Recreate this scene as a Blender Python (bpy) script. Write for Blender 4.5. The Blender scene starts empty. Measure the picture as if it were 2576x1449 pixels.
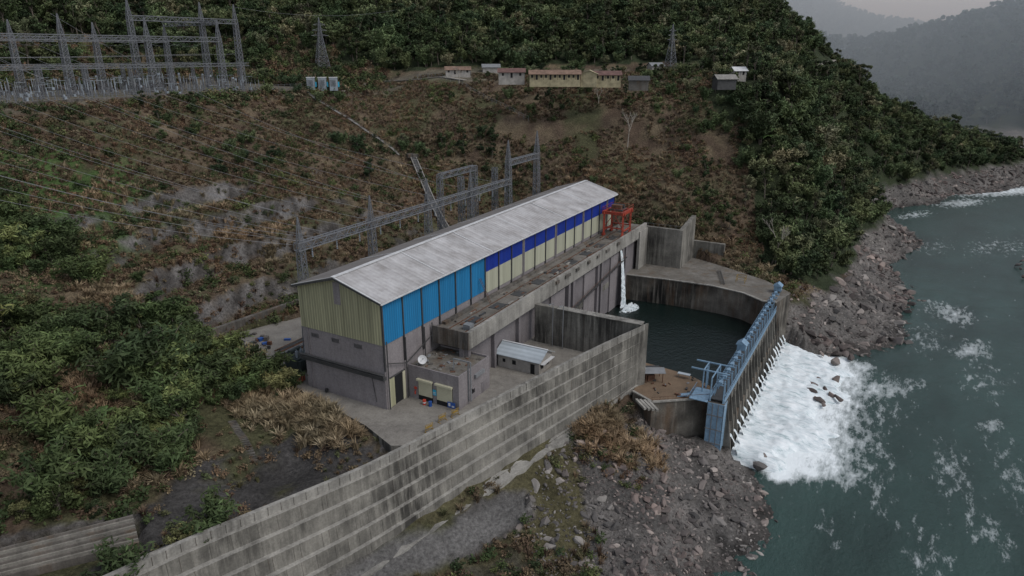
import bpy, math, random
import numpy as np
from mathutils import Vector, Matrix
random.seed(7); rs=np.random.RandomState(11)
scene=bpy.context.scene
# ------------------------------------------------------------------ camera / survey
TH=math.radians(18.85); CH=60.0; CT,ST=math.cos(TH),math.sin(TH)
cam=bpy.data.cameras.new("camera"); camo=bpy.data.objects.new("camera",cam); scene.collection.objects.link(camo)
camo.location=(0,0,CH); camo.rotation_euler=(math.pi/2-TH,0,0)
cam.sensor_width=36; cam.lens=24.32; cam.clip_start=0.5; cam.clip_end=12000
scene.camera=camo
def fix(a,b,z):
    """survey sighting from the drone station -> world point at the stated elevation"""
    u=(a-1288)/1740.; v=(b-724)/1740.
    t=(CH-z)/(ST+CT*v)
    return Vector((u*t,(CT-ST*v)*t,z))
A=Vector((.4898,.8718)); Bv=Vector((.8718,-.4898)); P0=Vector((-22.1,109.))
def L(s,t,z=0.):
    return Vector((P0.x+A.x*s+Bv.x*t, P0.y+A.y*s+Bv.y*t, z))
def toST(x,y):
    return (x-P0.x)*A.x+(y-P0.y)*A.y,(x-P0.x)*Bv.x+(y-P0.y)*Bv.y
# ------------------------------------------------------------------ materials
def newmat(name,rough=.8,spec=.3):
    m=bpy.data.materials.new(name); m.use_nodes=True; nt=m.node_tree
    b=nt.nodes["Principled BSDF"]; b.inputs["Roughness"].default_value=rough
    b.inputs["Specular IOR Level"].default_value=spec
    return m,nt,b
def N(nt,t,**k):
    n=nt.nodes.new(t)
    for a,v in k.items(): setattr(n,a,v)
    return n
def noise(nt,scale=(1,1,1),sc=1.,detail=5,rough=.6,rot=None):
    g=N(nt,"ShaderNodeNewGeometry"); src=g.outputs["Position"]
    if rot is not None:
        m0=N(nt,"ShaderNodeMapping"); m0.inputs["Rotation"].default_value=(0,0,rot); nt.links.new(src,m0.inputs["Vector"]); src=m0.outputs[0]
    mp=N(nt,"ShaderNodeMapping"); mp.inputs["Scale"].default_value=scale
    nt.links.new(src,mp.inputs["Vector"])
    n=N(nt,"ShaderNodeTexNoise"); n.inputs["Scale"].default_value=sc; n.inputs["Detail"].default_value=detail; n.inputs["Roughness"].default_value=rough
    nt.links.new(mp.outputs[0],n.inputs["Vector"]); return n.outputs["Fac"]
def ramp(nt,fac,stops):
    r=N(nt,"ShaderNodeValToRGB"); nt.links.new(fac,r.inputs[0]); e=r.color_ramp.elements
    while len(e)<len(stops): e.new(.5)
    for i,(p,c) in enumerate(stops):
        e[i].position=p; e[i].color=(c,c,c,1) if not hasattr(c,'__len__') else (*c,1)
    return r.outputs[0]
def mixc(nt,fac,a,b,mode='MIX'):
    m=N(nt,"ShaderNodeMix",data_type='RGBA',blend_type=mode)
    if hasattr(fac,'is_linked'): nt.links.new(fac,m.inputs[0])
    else: m.inputs[0].default_value=fac
    for i,x in ((6,a),(7,b)):
        if hasattr(x,'is_linked'): nt.links.new(x,m.inputs[i])
        else: m.inputs[i].default_value=(*x,1)
    return m.outputs[2]
def mul(nt,a,b):
    k=N(nt,"ShaderNodeMath",operation='MULTIPLY'); nt.links.new(a,k.inputs[0])
    if hasattr(b,'is_linked'): nt.links.new(b,k.inputs[1])
    else: k.inputs[1].default_value=b
    return k.outputs[0]
def bump(nt,b,h,st=.5,dist=.1):
    n=N(nt,"ShaderNodeBump"); n.inputs["Strength"].default_value=st; n.inputs["Distance"].default_value=dist
    nt.links.new(h,n.inputs["Height"]); nt.links.new(n.outputs[0],b.inputs["Normal"])
def simple(name,col,rough=.7,var=.25,sc=1.,spec=.3,metal=0.):
    m,nt,b=newmat(name,rough,spec)
    f=noise(nt,(1,1,1),sc)
    r=ramp(nt,f,[(.3,1-var),(.7,1+var*.6)])
    c=mixc(nt,1.,col,r,'MULTIPLY'); nt.links.new(c,b.inputs["Base Color"]); b.inputs["Metallic"].default_value=metal
    return m
def concrete(name,c1,c2,dark,streak=.6,rust=None,lo=.42,hi=.62,rlo=.52):
    m,nt,b=newmat(name,.9,.2)
    base=mixc(nt,ramp(nt,noise(nt,(1,1,1),.22),[(.35,0.),(.65,1.)]),c1,c2)
    s1=ramp(nt,noise(nt,(1,1,.07),.8,7,.72),[(lo,0.),(hi,1.)])
    big=ramp(nt,noise(nt,(1,1,1),.055,4),[(.35,.2),(.62,1.)])
    c=mixc(nt,mul(nt,mul(nt,s1,big),streak),base,dark)
    if rust:
        r=ramp(nt,noise(nt,(1,1,.2),.35,5),[(rlo,0.),(rlo+.2,.75)]); c=mixc(nt,r,c,rust)
    fn=ramp(nt,noise(nt,(1,1,1),3.,4),[(.3,.8),(.7,1.14)])
    c=mixc(nt,1.,c,fn,'MULTIPLY')
    nt.links.new(c,b.inputs["Base Color"]); bump(nt,b,noise(nt,(1,1,.5),1.5),.4,.08)
    return m
def corrug(name,col,axis,period=.5,amp=.12,stain=(.25,.24,.2),st=.5,vert=True,rough=.55,scz=.06):
    """profiled sheet: ribs spaced along axis"""
    m,nt,b=newmat(name,rough,.3)
    g=N(nt,"ShaderNodeNewGeometry"); d=N(nt,"ShaderNodeVectorMath",operation='DOT_PRODUCT'); nt.links.new(g.outputs["Position"],d.inputs[0]); d.inputs[1].default_value=(*axis,0)
    si=N(nt,"ShaderNodeMath",operation='SINE'); nt.links.new(mul(nt,d.outputs["Value"],2*math.pi/period),si.inputs[0])
    mr=N(nt,"ShaderNodeMapRange"); nt.links.new(si.outputs[0],mr.inputs[0]); mr.inputs[1].default_value=-1; mr.inputs[2].default_value=1; mr.inputs[3].default_value=1-amp*1.6; mr.inputs[4].default_value=1+amp*.4  # rib shading painted into the sheet colour: grooves darker, crests lighter
    f2=N(nt,"ShaderNodeMath",operation='FLOOR'); nt.links.new(mul(nt,d.outputs["Value"],1/1.05),f2.inputs[0])
    wn=N(nt,"ShaderNodeTexWhiteNoise",noise_dimensions='1D'); nt.links.new(f2.outputs[0],wn.inputs["W"])
    wr=N(nt,"ShaderNodeMapRange"); nt.links.new(wn.outputs["Value"],wr.inputs[0]); wr.inputs[3].default_value=.88; wr.inputs[4].default_value=1.07
    s=ramp(nt,noise(nt,(1,1,scz) if vert else (1,1,1),.8 if vert else .22,7,.75),[(.38,0.),(.68,st)])
    c=mixc(nt,s,col,stain); c=mixc(nt,1.,c,mr.outputs[0],'MULTIPLY'); c=mixc(nt,1.,c,wr.outputs[0],'MULTIPLY')
    nt.links.new(c,b.inputs["Base Color"]); bump(nt,b,si.outputs[0],.6,.04)
    return m
ax=(A.x,A.y); bx=(Bv.x,Bv.y)
M={}
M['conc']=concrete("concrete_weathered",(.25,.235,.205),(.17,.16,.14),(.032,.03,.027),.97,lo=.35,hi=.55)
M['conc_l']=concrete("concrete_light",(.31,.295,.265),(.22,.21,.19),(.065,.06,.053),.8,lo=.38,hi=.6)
M['conc_d']=concrete("concrete_dark_stained",(.15,.135,.12),(.09,.085,.075),(.025,.022,.02),.9,rust=(.12,.08,.05))
M['poolw']=concrete("pool_wall_streaked",(.22,.20,.17),(.14,.125,.105),(.014,.013,.012),1.,rust=(.10,.062,.038),lo=.33,hi=.5,rlo=.5)
M['deck']=concrete("deck_concrete",(.17,.158,.14),(.115,.105,.09),(.06,.05,.042),.6,rust=(.11,.08,.055))
M['yard']=concrete("yard_concrete",(.22,.205,.18),(.165,.152,.135),(.10,.09,.08),.55)
M['mauve']=concrete("painted_plaster_grey",(.215,.195,.195),(.185,.168,.17),(.115,.10,.10),.4)
M['mauve_d']=concrete("painted_plaster_dark",(.17,.155,.158),(.145,.132,.135),(.08,.07,.07),.45)  # darker tone of the same grey plaster paint
M['brown']=concrete("silted_slab",(.17,.12,.08),(.13,.09,.06),(.07,.055,.04),.5)
M['cream_g']=corrug("cream_sheet_gable",(.34,.33,.21),bx,.6,.14,(.17,.165,.11),.85)
M['cream_s']=corrug("cream_sheet_side",(.41,.41,.31),ax,.6,.14,(.27,.27,.21),.6)
M['lblue']=corrug("light_blue_sheet",(.014,.16,.34),ax,.6,.12,(.02,.13,.27),.4)
M['dblue']=corrug("deep_blue_sheet",(.008,.03,.25),ax,.6,.12,(.008,.025,.16),.4)
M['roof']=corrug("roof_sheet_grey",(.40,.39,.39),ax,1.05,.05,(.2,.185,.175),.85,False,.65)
M['roof_l']=corrug("roof_sheet_dark_grey",(.18,.165,.155),ax,1.05,.05,(.12,.11,.10),.7,False,.7)  # darker grey sheet for the slope away from the river
M['white']=simple("white_trim",(.48,.48,.48),.5,.2)
M['shedroof']=corrug("galvanised_roof",(.36,.40,.43),ax,.9,.08,(.2,.22,.23),.5,False,.5)
M['dark']=simple("dark_opening",(.012,.012,.013),.8)
M['steel_d']=simple("dark_steel",(.05,.05,.05),.6)
M['steel']=simple("galvanised_steel",(.17,.175,.18),.55,.2)
M['steel_y']=simple("switchyard_steel",(.14,.145,.155),.6,.2)
M['sky_paint']=simple("pale_blue_paint",(.17,.265,.36),.5,.3,2.)
M['red']=simple("red_oxide_paint",(.30,.05,.03),.5,.45,1.5)
M['rust']=simple("rusty_steel",(.11,.055,.033),.8,.5,2.)
M['yellow']=simple("yellow_paint",(.26,.17,.045),.6,.4)
M['black']=simple("black_rubber",(.02,.02,.02),.7)
M['bluep']=simple("blue_plastic",(.02,.07,.25),.4,.1)
M['cyan']=simple("cyan_board",(.03,.30,.45),.5,.05)
M['redp']=simple("red_plastic",(.4,.05,.03),.4,.1)
M['shutter']=simple("shutter_cream",(.42,.40,.29),.6,.08)
M['trafo']=simple("transformer_green_grey",(.055,.068,.064),.5,.25)
M['insul']=simple("porcelain_grey",(.24,.27,.30),.3,.25)
M['ywall']=simple("yellow_wash",(.31,.27,.17),.8,.4,.6)
M['rroof']=simple("red_roof",(.12,.065,.055),.7,.4,.6)
M['oroof']=simple("rusted_brown_roof",(.17,.11,.08),.8,.4,.6)
M['wallw']=simple("whitewash",(.30,.28,.255),.8,.3,.6)
M['rail']=simple("cableway_grey",(.19,.18,.165),.8,.35)
M['bark']=simple("bark",(.12,.10,.08),.9,.3)
M['barkp']=simple("pale_bark",(.30,.27,.23),.9,.2)
M['wire']=simple("conductor",(.22,.22,.23),.5,.05)
M['road']=simple("dirt_road_surface",(.24,.22,.19),.95,.25)
m,nt,b=newmat("white_water",.6,.3)
f=ramp(nt,noise(nt,(.25,1,1),.8,10,.76,rot=math.radians(29)),[(.33,(.22,.32,.33)),(.45,(.60,.66,.68)),(.62,(.80,.83,.84))]); nt.links.new(f,b.inputs["Base Color"]); bump(nt,b,noise(nt,(.5,1,1),1.2,8,.75,rot=math.radians(29)),.9,.5); M['foam']=m
def foliage(name,stops,tint=.75):
    m,nt,b=newmat(name,.75,.15)
    oi=N(nt,"ShaderNodeObjectInfo"); r=N(nt,"ShaderNodeValToRGB"); nt.links.new(oi.outputs["Random"],r.inputs[0]); e=r.color_ramp.elements
    while len(e)<len(stops): e.new(.5)
    for i,(p,c) in enumerate(stops): e[i].position=p; e[i].color=(*c,1)
    at=N(nt,"ShaderNodeAttribute"); at.attribute_name="tint"
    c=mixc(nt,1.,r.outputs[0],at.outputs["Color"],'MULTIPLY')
    big=ramp(nt,noise(nt,(1,1,1),.028,4),[(.3,.65),(.7,1.35)]); c=mixc(nt,1.,c,big,'MULTIPLY')
    hue=ramp(nt,noise(nt,(1,1,1),.05,3),[(.4,(1.,1.,1.)),(.65,(1.25,1.05,1.))]); c=mixc(nt,1.,c,hue,'MULTIPLY')
    nt.links.new(c,b.inputs["Base Color"]); return m
M['leaf']=foliage("forest_leaves",[(0,(.035,.056,.028)),(.3,(.05,.077,.034)),(.6,(.07,.098,.043)),(.85,(.095,.12,.058)),(1,(.16,.16,.10))])
M['leafn']=foliage("thicket_leaves",[(0,(.030,.045,.02)),(.4,(.045,.070,.027)),(.75,(.07,.098,.036)),(.92,(.11,.135,.05)),(1,(.14,.12,.07))])
M['leaffar']=foliage("haze_tinted_forest_leaves",[(0,(.05,.075,.06)),(1,(.075,.10,.08))])  # bluer, paler greens: distance haze painted into the leaf colour
M['dry']=foliage("dry_bracken",[(0,(.070,.048,.034)),(.35,(.115,.084,.054)),(.68,(.14,.108,.066)),(.78,(.08,.078,.04)),(.93,(.06,.075,.034)),(1,(.2,.165,.11))])
M['straw']=foliage("dry_reed_grass",[(0,(.15,.12,.075)),(.6,(.21,.17,.105)),(1,(.27,.225,.15))])
M['rocks']=foliage("river_stone",[(0,(.05,.048,.046)),(.4,(.10,.092,.087)),(.8,(.155,.143,.133)),(1,(.25,.23,.21))])
# ------------------------------------------------------------------ mesh builder
class MB:
    def __init__(s): s.v=[]; s.f=[]; s.m=[]; s.mats=[]
    def mi(s,k):
        if k not in s.mats: s.mats.append(k)
        return s.mats.index(k)
    def add(s,vs,fs,k):
        o=len(s.v); s.v+= [tuple(p) for p in vs]; i=s.mi(k)
        for f in fs: s.f.append(tuple(o+j for j in f)); s.m.append(i)
    def hexa(s,c,k):
        s.add(c,[(3,2,1,0),(4,5,6,7),(0,1,5,4),(1,2,6,5),(2,3,7,6),(3,0,4,7)],k)
    def box(s,s0,s1,t0,t1,z0,z1,k):
        s.hexa([L(s0,t0,z0),L(s1,t0,z0),L(s1,t1,z0),L(s0,t1,z0),L(s0,t0,z1),L(s1,t0,z1),L(s1,t1,z1),L(s0,t1,z1)],k)
    def wbox(s,c,sx,sy,sz,k,rot=0.):
        cs,sn=math.cos(rot),math.sin(rot)
        def q(x,y,z): return (c[0]+x*cs-y*sn,c[1]+x*sn+y*cs,c[2]+z)
        x,y=sx/2,sy/2
        s.hexa([q(-x,-y,0),q(x,-y,0),q(x,y,0),q(-x,y,0),q(-x,-y,sz),q(x,-y,sz),q(x,y,sz),q(-x,y,sz)],k)
    def beam(s,p,q,w,k,h=None):
        p=Vector(p);q=Vector(q);d=(q-p)
        if d.length<1e-5: return
        d.normalize(); up=Vector((0,0,1)) if abs(d.z)<.9 else Vector((1,0,0))
        x=d.cross(up).normalized()*w/2; y=x.cross(d).normalized()*(h or w)/2
        s.hexa([p-x-y,p+x-y,q+x-y,q-x-y,p-x+y,p+x+y,q+x+y,q-x+y],k)
    def tube(s,p,q,r0,k,r1=None,n=10):
        p=Vector(p);q=Vector(q);d=(q-p).normalized(); up=Vector((0,0,1)) if abs(d.z)<.9 else Vector((1,0,0))
        x=d.cross(up).normalized(); y=x.cross(d); r1=r0 if r1 is None else r1
        vs=[];
        for c,r in ((p,r0),(q,r1)):
            for i in range(n):
                a=2*math.pi*i/n; vs.append(c+x*math.cos(a)*r+y*math.sin(a)*r)
        s.add(vs,[(i,(i+1)%n,n+(i+1)%n,n+i) for i in range(n)]+[tuple(range(n))[::-1],tuple(range(n,2*n))],k)
    def prism(s,poly,z0,z1,k,kt=None):
        n=len(poly); vs=[(p[0],p[1],z0) for p in poly]+[(p[0],p[1],z1) for p in poly]
        s.add(vs,[(i,(i+1)%n,n+(i+1)%n,n+i) for i in range(n)],k)
        s.add([(p[0],p[1],z1) for p in poly],[tuple(range(n))],kt or k)
    def lattice(s,c,z0,z1,wb,wt,n,th,k,rot=0.):
        def cor(z):
            f=(z-z0)/(z1-z0); w=(wb+(wt-wb)*f)/2; r=[]
            for a in range(4):
                an=rot+math.pi/4+a*math.pi/2; r.append(Vector((c[0]+w*1.414*math.cos(an),c[1]+w*1.414*math.sin(an),z)))
            return r
        zs=[z0+(z1-z0)*i/n for i in range(n+1)]
        for i in range(n):
            a=cor(zs[i]); b2=cor(zs[i+1])
            for j in range(4):
                s.beam(a[j],b2[j],th*1.3,k); s.beam(a[j],b2[(j+1)%4],th*.7,k); s.beam(a[(j+1)%4],b2[j],th*.7,k)
                s.beam(b2[j],b2[(j+1)%4],th*.7,k)
    def truss(s,p,q,w,h,n,th,k):
        p=Vector(p);q=Vector(q);d=(q-p); dn=d.normalized(); x=dn.cross(Vector((0,0,1))).normalized()*w/2; y=Vector((0,0,h/2))
        offs=[-x-y,x-y,x+y,-x+y]
        for o in offs: s.beam(p+o,q+o,th*1.3,k)
        for i in range(n):
            a=p+d*i/n; b2=p+d*(i+1)/n
            for j in range(4):
                o,o2=offs[j],offs[(j+1)%4]
                if i%2: o,o2=o2,o
                s.beam(a+o,b2+o2,th*.7,k); s.beam(a+offs[j],a+offs[(j+1)%4],th*.7,k)
    def build(s,name,parent=None,smooth=False):
        me=bpy.data.meshes.new(name); me.from_pydata(s.v,[],s.f)
        for k in s.mats: me.materials.append(M[k])
        me.polygons.foreach_set("material_index",s.m)
        if smooth: me.polygons.foreach_set("use_smooth",[True]*len(s.f))
        me.update(); o=bpy.data.objects.new(name,me); scene.collection.objects.link(o)
        if parent: o.parent=parent
        return o
def empty(name):
    o=bpy.data.objects.new(name,None); scene.collection.objects.link(o); o.empty_display_size=1; return o
# ------------------------------------------------------------------ noise
def vn(x,y,scale,seed):
    r=np.random.RandomState(seed).rand(256,256); X=x/scale+1000.; Y=y/scale+1000.
    xi=np.floor(X).astype(int); yi=np.floor(Y).astype(int); fx=X-xi; fy=Y-yi; fx=fx*fx*(3-2*fx); fy=fy*fy*(3-2*fy)
    g=lambda i,j:r[i%256,j%256]
    return (g(xi,yi)*(1-fx)+g(xi+1,yi)*fx)*(1-fy)+(g(xi,yi+1)*(1-fx)+g(xi+1,yi+1)*fx)*fy
def fbm(x,y,scale,seed,o=4):
    t=0;a=1;n=0
    for i in range(o): t=t+a*vn(x,y,scale/2**i,seed+i); n+=a; a*=.55
    return t/n
def inpoly(x,y,poly):
    r=np.zeros(np.shape(x),bool); n=len(poly)
    for i in range(n):
        x0,y0=poly[i][0],poly[i][1]; x1,y1=poly[(i+1)%n][0],poly[(i+1)%n][1]
        c=((y0>y)!=(y1>y))&(x<(x1-x0)*(y-y0)/((y1-y0) if abs(y1-y0)>1e-9 else 1e-9)+x0); r^=c
    return r
# ------------------------------------------------------------------ wall lines
WT=[L(40.9,33,8.6),L(25,24.3,5.),L(9.9,16.1,1.5),fix(1050,1108,.9),fix(930,1170,.4),fix(800,1225,.1),fix(640,1290,-.3),fix(450,1368,-.6),Vector((-49.5,68.5,-.9)),Vector((-80,43.5,-1.6))]
WB=[fix(1600,972,-5),fix(1450,1075,-7.5),fix(1300,1175,-10),fix(1140,1285,-12),fix(1010,1375,-13),fix(900,1449,-14),Vector((-30.5,77,-14.5)),Vector((-38.5,70.7,-15)),Vector((-45,65,-15)),Vector((-75,39,-15))]
yard=[Vector((-19.5,97.2)),Vector((-24.8,103.5)),Vector((-37.8,115)),Vector((-51.4,125)),Vector((-66,137)),L(5,-54).xy,L(30,-46).xy,L(118,-40).xy,L(118,0).xy,L(113,7).xy,L(41,7.5).xy,L(40.5,32).xy,WT[1].xy,WT[2].xy,WT[3].xy]
plat_far=[L(99.5,7).xy,L(101,20).xy,L(101.5,32).xy,L(99.5,41).xy,L(95.5,46.5).xy,L(96,50).xy,L(106,52).xy,L(114,44).xy,L(122,30).xy,L(127,20).xy,L(127,7).xy]
plat_near=[fix(1592,985,-5).xy,fix(1640,1012,-5).xy,fix(1812,1000,-5).xy,fix(1800,978,-5).xy,fix(1745,948,-5).xy,fix(1690,930,-5).xy,fix(1625,912,-5).xy]
revet=[fix(-80,1385,-1).xy,fix(345,1288,-1).xy,fix(372,1400,-4).xy,fix(-80,1500,-4).xy]
revclear=[fix(-120,1375,-1).xy,fix(375,1275,-1).xy,fix(640,1270,-3).xy,fix(270,1470,-3).xy,fix(-120,1640,-3).xy]
cut=[(-52,74),(-20,92),(-20,99),(-28,108),(-40,114),(-56,108),(-50,92)]
# ------------------------------------------------------------------ terrain
C=[]
def c3(*l):
    for p in l: C.append(tuple(p))
for s in (-5,10,40,70,100):
    for t in (-46,-25,0): c3(L(s,t,0))
for s in (-60,-25,10,45,80,115):
    for t in (-62,-80,-100,-125,-148): 
        if s==-60 and t==-62: continue
        c3(L(s,t,.435*(-t-50)))
for s in (-60,-20,20,60,100,130): c3(L(s,-158,45),L(s,-200,45),L(s,-240,46))
c3(L(-110,-158,42),L(-110,-110,28),L(-110,-70,12),L(-60,-62,9),L(-60,-40,2))
c3((-151,210,45),(-90,301,45),(-33,318,49),(0,318,49),(36,306,48),(57,290,47),(100,300,50),(100,274,48),(0,350,50),(60,345,50),(-60,345,47),(100,335,51))
c3((31,228,5),(46,231,9),(50,260,26),(20,262,25),(-10,265,24),(-40,280,30),(80,240,20),(80,262,36),L(126,20,1),L(125,34,-1),L(118,-20,2),L(130,-50,8))
c3((105,213,-8),(95,224,2),(100,243,22),(124,246,-7),(118,262,14),(120,285,36),(167,334,-7),(150,320,14),(140,345,38),(227,389,-8),(295,432,-8),(330,448,-8),(195,372,4),(190,400,28))
c3((168,450,76),(204,450,50),(224,450,34),(240,430,18),(333,500,-2),(377,520,-8),(285,470,10),(260,500,16),(130,390,60))
c3((-165,430,85),(-226,340,75),(-300,270,75),(-60,410,78),(0,410,76),(60,420,78),(120,450,86),(168,520,98),(-60,500,135),(60,520,135),(-250,500,150),(-450,400,150),(0,700,240),(200,700,100),(330,700,5),(420,600,-14),(280,620,20),(-500,700,300),(-400,150,90),(-600,0,120))
c3((60,60,-24),(70,100,-24),(75,125,-25),(110,150,-25),(160,180,-25),(180,240,-25),(240,340,-24),(330,390,-24),(420,420,-24),(520,470,-24),(120,60,-24),(80,20,-24),(450,520,-20),(520,620,-18),(62,140,-24),(80,160,-24))
c3((34.5,86,-18.5),(50,115,-18.6),(48,124,-18.3),(31,70,-18.5),(25,40,-18.5),(41,108,-15.5),(40,118,-14),(30,122,-12.5),(20,117,-8.5),(10,110,-9.8),(12,100,-12.5),(25,98,-14.5),(0,92,-13.6),(-10,80,-14.5),(10,75,-15),(-30,60,-15),(0,40,-15),(-60,20,-15),(0,0,-15),(24,110,-11.5))
c3((92,170,-18.2),(115,184,-18.2),(141,230,-18.4),(158.5,270,-18.4),(203,362,-18.4),(254,394,-18.4),(312,419,-18.4),(380,440,-18.4),(81,186,-6),(86,181,-13),(104,194,-14.5),(122,222,-13.5),(140,262,-13),(180,345,-13),(95,200,-6.5))
c3((330,240,0),(260,110,0),(450,330,20),(220,0,0),(600,400,60),(420,200,60))
c3((450,700,-5),(500,760,15),(470,800,10),(504,900,58),(464,900,22),(560,900,84),(617,900,100),(400,900,5),(700,900,150),(800,700,160),(758,1800,150),(860,1800,128),(970,1800,92),(700,1800,185),(1100,1800,45),(1400,1800,120),(300,1800,300),(0,1300,420),(560,1300,20),(700,1300,20),(800,1300,60),(1200,1300,170),(-600,1300,400),(-600,2200,400),(1700,2200,150),(900,2400,60),(1200,2400,40),(1600,600,200))
for a,b,z in ((0,600,21),(0,800,13),(0,1000,7),(200,850,10),(400,950,6),(250,700,15),(300,1100,2),(0,1200,2),(560,1010,0),(600,1110,-1.5),(700,1040,-.5),(450,1180,-1.5),(860,1120,-1.5),(760,1160,-4),(620,1230,-5),(250,1250,-1.2),(500,900,3.5)): c3(fix(a,b,z))
for i in range(3,9):
    for f in (0,.5):
        T=WT[i].lerp(WT[i+1],f); Bq=WB[i].lerp(WB[i+1],f); n=(T-Bq); n.z=0; n.normalize()
        c3((T.x+n.x*2.2,T.y+n.y*2.2,-4.5),(Bq.x-n.x*.5,Bq.y-n.y*.5,Bq.z+.1),(Bq.x-n.x*3,Bq.y-n.y*3,Bq.z))
for i in range(0,3):
    for f in (0,.5):
        T=WT[i].lerp(WT[i+1],f); Bq=WB[i].lerp(WB[i+1],f); n=(T-Bq); n.z=0; n.normalize()
        c3((Bq.x-n.x*.4,Bq.y-n.y*.4,Bq.z+.1),(Bq.x-n.x*2.5,Bq.y-n.y*2.5,Bq.z-.4))
C=np.array(C,float)
keep=[]
for i,p in enumerate(C):
    if all((C[j,0]-p[0])**2+(C[j,1]-p[1])**2>1.0 for j in keep): keep.append(i)
C=C[keep]
def axis(segs):
    r=[]
    for a,b,st in segs: r+=list(np.arange(a,b,st))
    return np.array(r)
gx=axis([(-620,-260,20),(-260,-130,2.6),(-130,130,1.2),(130,390,2.6),(390,700,12),(700,1700,40)])
gy=axis([(-60,40,8),(40,60,2.),(60,240,1.2),(240,400,2.2),(400,620,5),(620,1000,14),(1000,2500,45)])
X,Y=np.meshgrid(gx,gy,indexing='ij')
D=np.sqrt(((C[:,None,:2]-C[None,:,:2])**2).sum(-1)); n=len(C)
K=np.zeros((n+1,n+1)); K[:n,:n]=-D+np.eye(n)*.3; K[:n,n]=1; K[n,:n]=1
w=np.linalg.solve(K,np.append(C[:,2],0))
Z=np.full(X.shape,w[n])
for i in range(n): Z-=w[i]*np.sqrt((X-C[i,0])**2+(Y-C[i,1])**2)
S_,T_=toST(X,Y)
gxd=np.gradient(Z,axis=0)/np.gradient(X,axis=0); gyd=np.gradient(Z,axis=1)/np.gradient(Y,axis=1)
flat=np.clip((.32-np.hypot(gxd,gyd))/.1,0,1)*((Z>43)&(Z<52)&(Y<350))
msk=np.clip((fbm(X,Y,22,5)-.38)*7,0,1)*np.clip((T_+115)/15,0,1)*np.clip((-50-T_)/6,0,1)*np.clip((S_+15)/15,0,1)*np.clip((110-S_)/15,0,1)
hh=6.0; Zb=Z+(fbm(X,Y,9,15)-.5)*2.5; fr=(Zb/hh)%1; ter=(np.floor(Zb/hh)+np.clip((fr-.62)/.3,0,1))*hh
Z=Z*(1-msk)+ter*msk
amp=np.clip((np.hypot(X-0,Y-160)-60)/200,0.12,1)
hillm=np.clip((Z-1)/6,0,1)*(1-flat)
Z=Z+hillm*((fbm(X,Y,30,31)-.5)*8*amp+(fbm(X,Y,7,41)-.5)*2.4)
farm=np.clip((Y-620)/300,0,1); Z=Z+farm*(fbm(X,Y,120,51,5)-.5)*34
bank=np.clip((-6.5-Z)/3,0,1)*np.clip((X+30)/25,0,1)
Z=Z+bank*((fbm(X,Y,11,61)-.5)*2.8+np.abs(fbm(X+Y*.6,Y*.25,3.,63,3)-.5)*4.2-.6)
lf=inpoly(X,Y,[(-85,60),(-20,90),(-20,97),(-38,114),(-52,124),(-66,137),(-90,130)])
Z=Z+lf*((fbm(X,Y,5,71)-.5)*2.2)
Z=np.where(inpoly(X,Y,revet),np.minimum(Z,-4.6),Z)
Z=np.where(inpoly(X,Y,yard),-.5,Z)
pool=[L(38.5,3),L(106,3),L(106,52),L(40,52),L(38.5,30)]
Z=np.where(inpoly(X,Y,pool),-14.,Z)
Z=np.where(inpoly(X,Y,plat_far)|inpoly(X,Y,plat_near),np.minimum(Z,-7.),Z)
Z=np.where(inpoly(X,Y,[L(40,46),L(108,46),L(104,75),L(45,72)]),-24,Z)
def zat(x,y):
    x=np.asarray(x,float);y=np.asarray(y,float)
    i=np.clip(np.searchsorted(gx,x)-1,0,len(gx)-2); j=np.clip(np.searchsorted(gy,y)-1,0,len(gy)-2)
    fx=np.clip((x-gx[i])/(gx[i+1]-gx[i]),0,1); fy=np.clip((y-gy[j])/(gy[j+1]-gy[j]),0,1)
    return (Z[i,j]*(1-fx)+Z[i+1,j]*fx)*(1-fy)+(Z[i,j+1]*(1-fx)+Z[i+1,j+1]*fx)*fy
def G(a,b):
    """where a survey sight line meets the ground"""
    u=(a-1288)/1740.; v=(b-724)/1740.; d=ST+CT*v; f=CT-ST*v
    t=np.arange(50,2000,1.); z=CH-d*t; h=np.where(z<zat(u*t,f*t))[0]
    if len(h): q=t[h[0]]; return Vector((u*q,f*q,float(zat(u*q,f*q))))
    return Vector((u*600,f*600,0))
gxd=np.gradient(Z,axis=0)/np.gradient(X,axis=0); gyd=np.gradient(Z,axis=1)/np.gradient(Y,axis=1)
slope=np.hypot(gxd,gyd)
def forestmask(x,y,z):
    n=fbm(x,y,25,81)
    mt=(z>53+ (n-.5)*10)
    sp=(x>84+(n-.5)*26-np.clip((245-y)/3,0,14))&(y>196)&(z>-8.5)
    br=(x<-70)&(y<430)&(z<66)&(fbm(x,y,16,401)>.5)
    return (mt|sp|((y>620)&(z>-10)))&~br
def lerp3(c1,c2,f): return np.array(c1)*(1-f[...,None])+np.array(c2)*f[...,None]
n1=fbm(X,Y,14,91); n2=fbm(X,Y,5,95); n3=fbm(X,Y,40,99)
sm=lambda a,lo,hi: np.clip((a-lo)/(hi-lo),0,1)
col=lerp3((.074,.053,.038),(.118,.092,.06),sm(n2,.35,.65))
k_=(sm(n1,.50,.64)*.8)[...,None]; col=col*(1-k_)+np.array((.06,.064,.032))*k_
gl=G(90,520); gm=sm(30-np.hypot(X-gl.x,(Y-gl.y)*.8)+(n2-.5)*30,0,10)
col=col*(1-gm[...,None])+np.array((.052,.085,.028))*gm[...,None]
rk=sm(slope+(n2-.5)*.7,.85,1.25)*(Z<43)*(Z>-2)*(X<15)*(Y<240)
rc=lerp3((.055,.05,.046),(.16,.15,.143),sm(vn(X*3+Y*.5,Z*.5,2.5,123),.3,.9))
col=col*(1-rk[...,None])+rc*rk[...,None]
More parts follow.
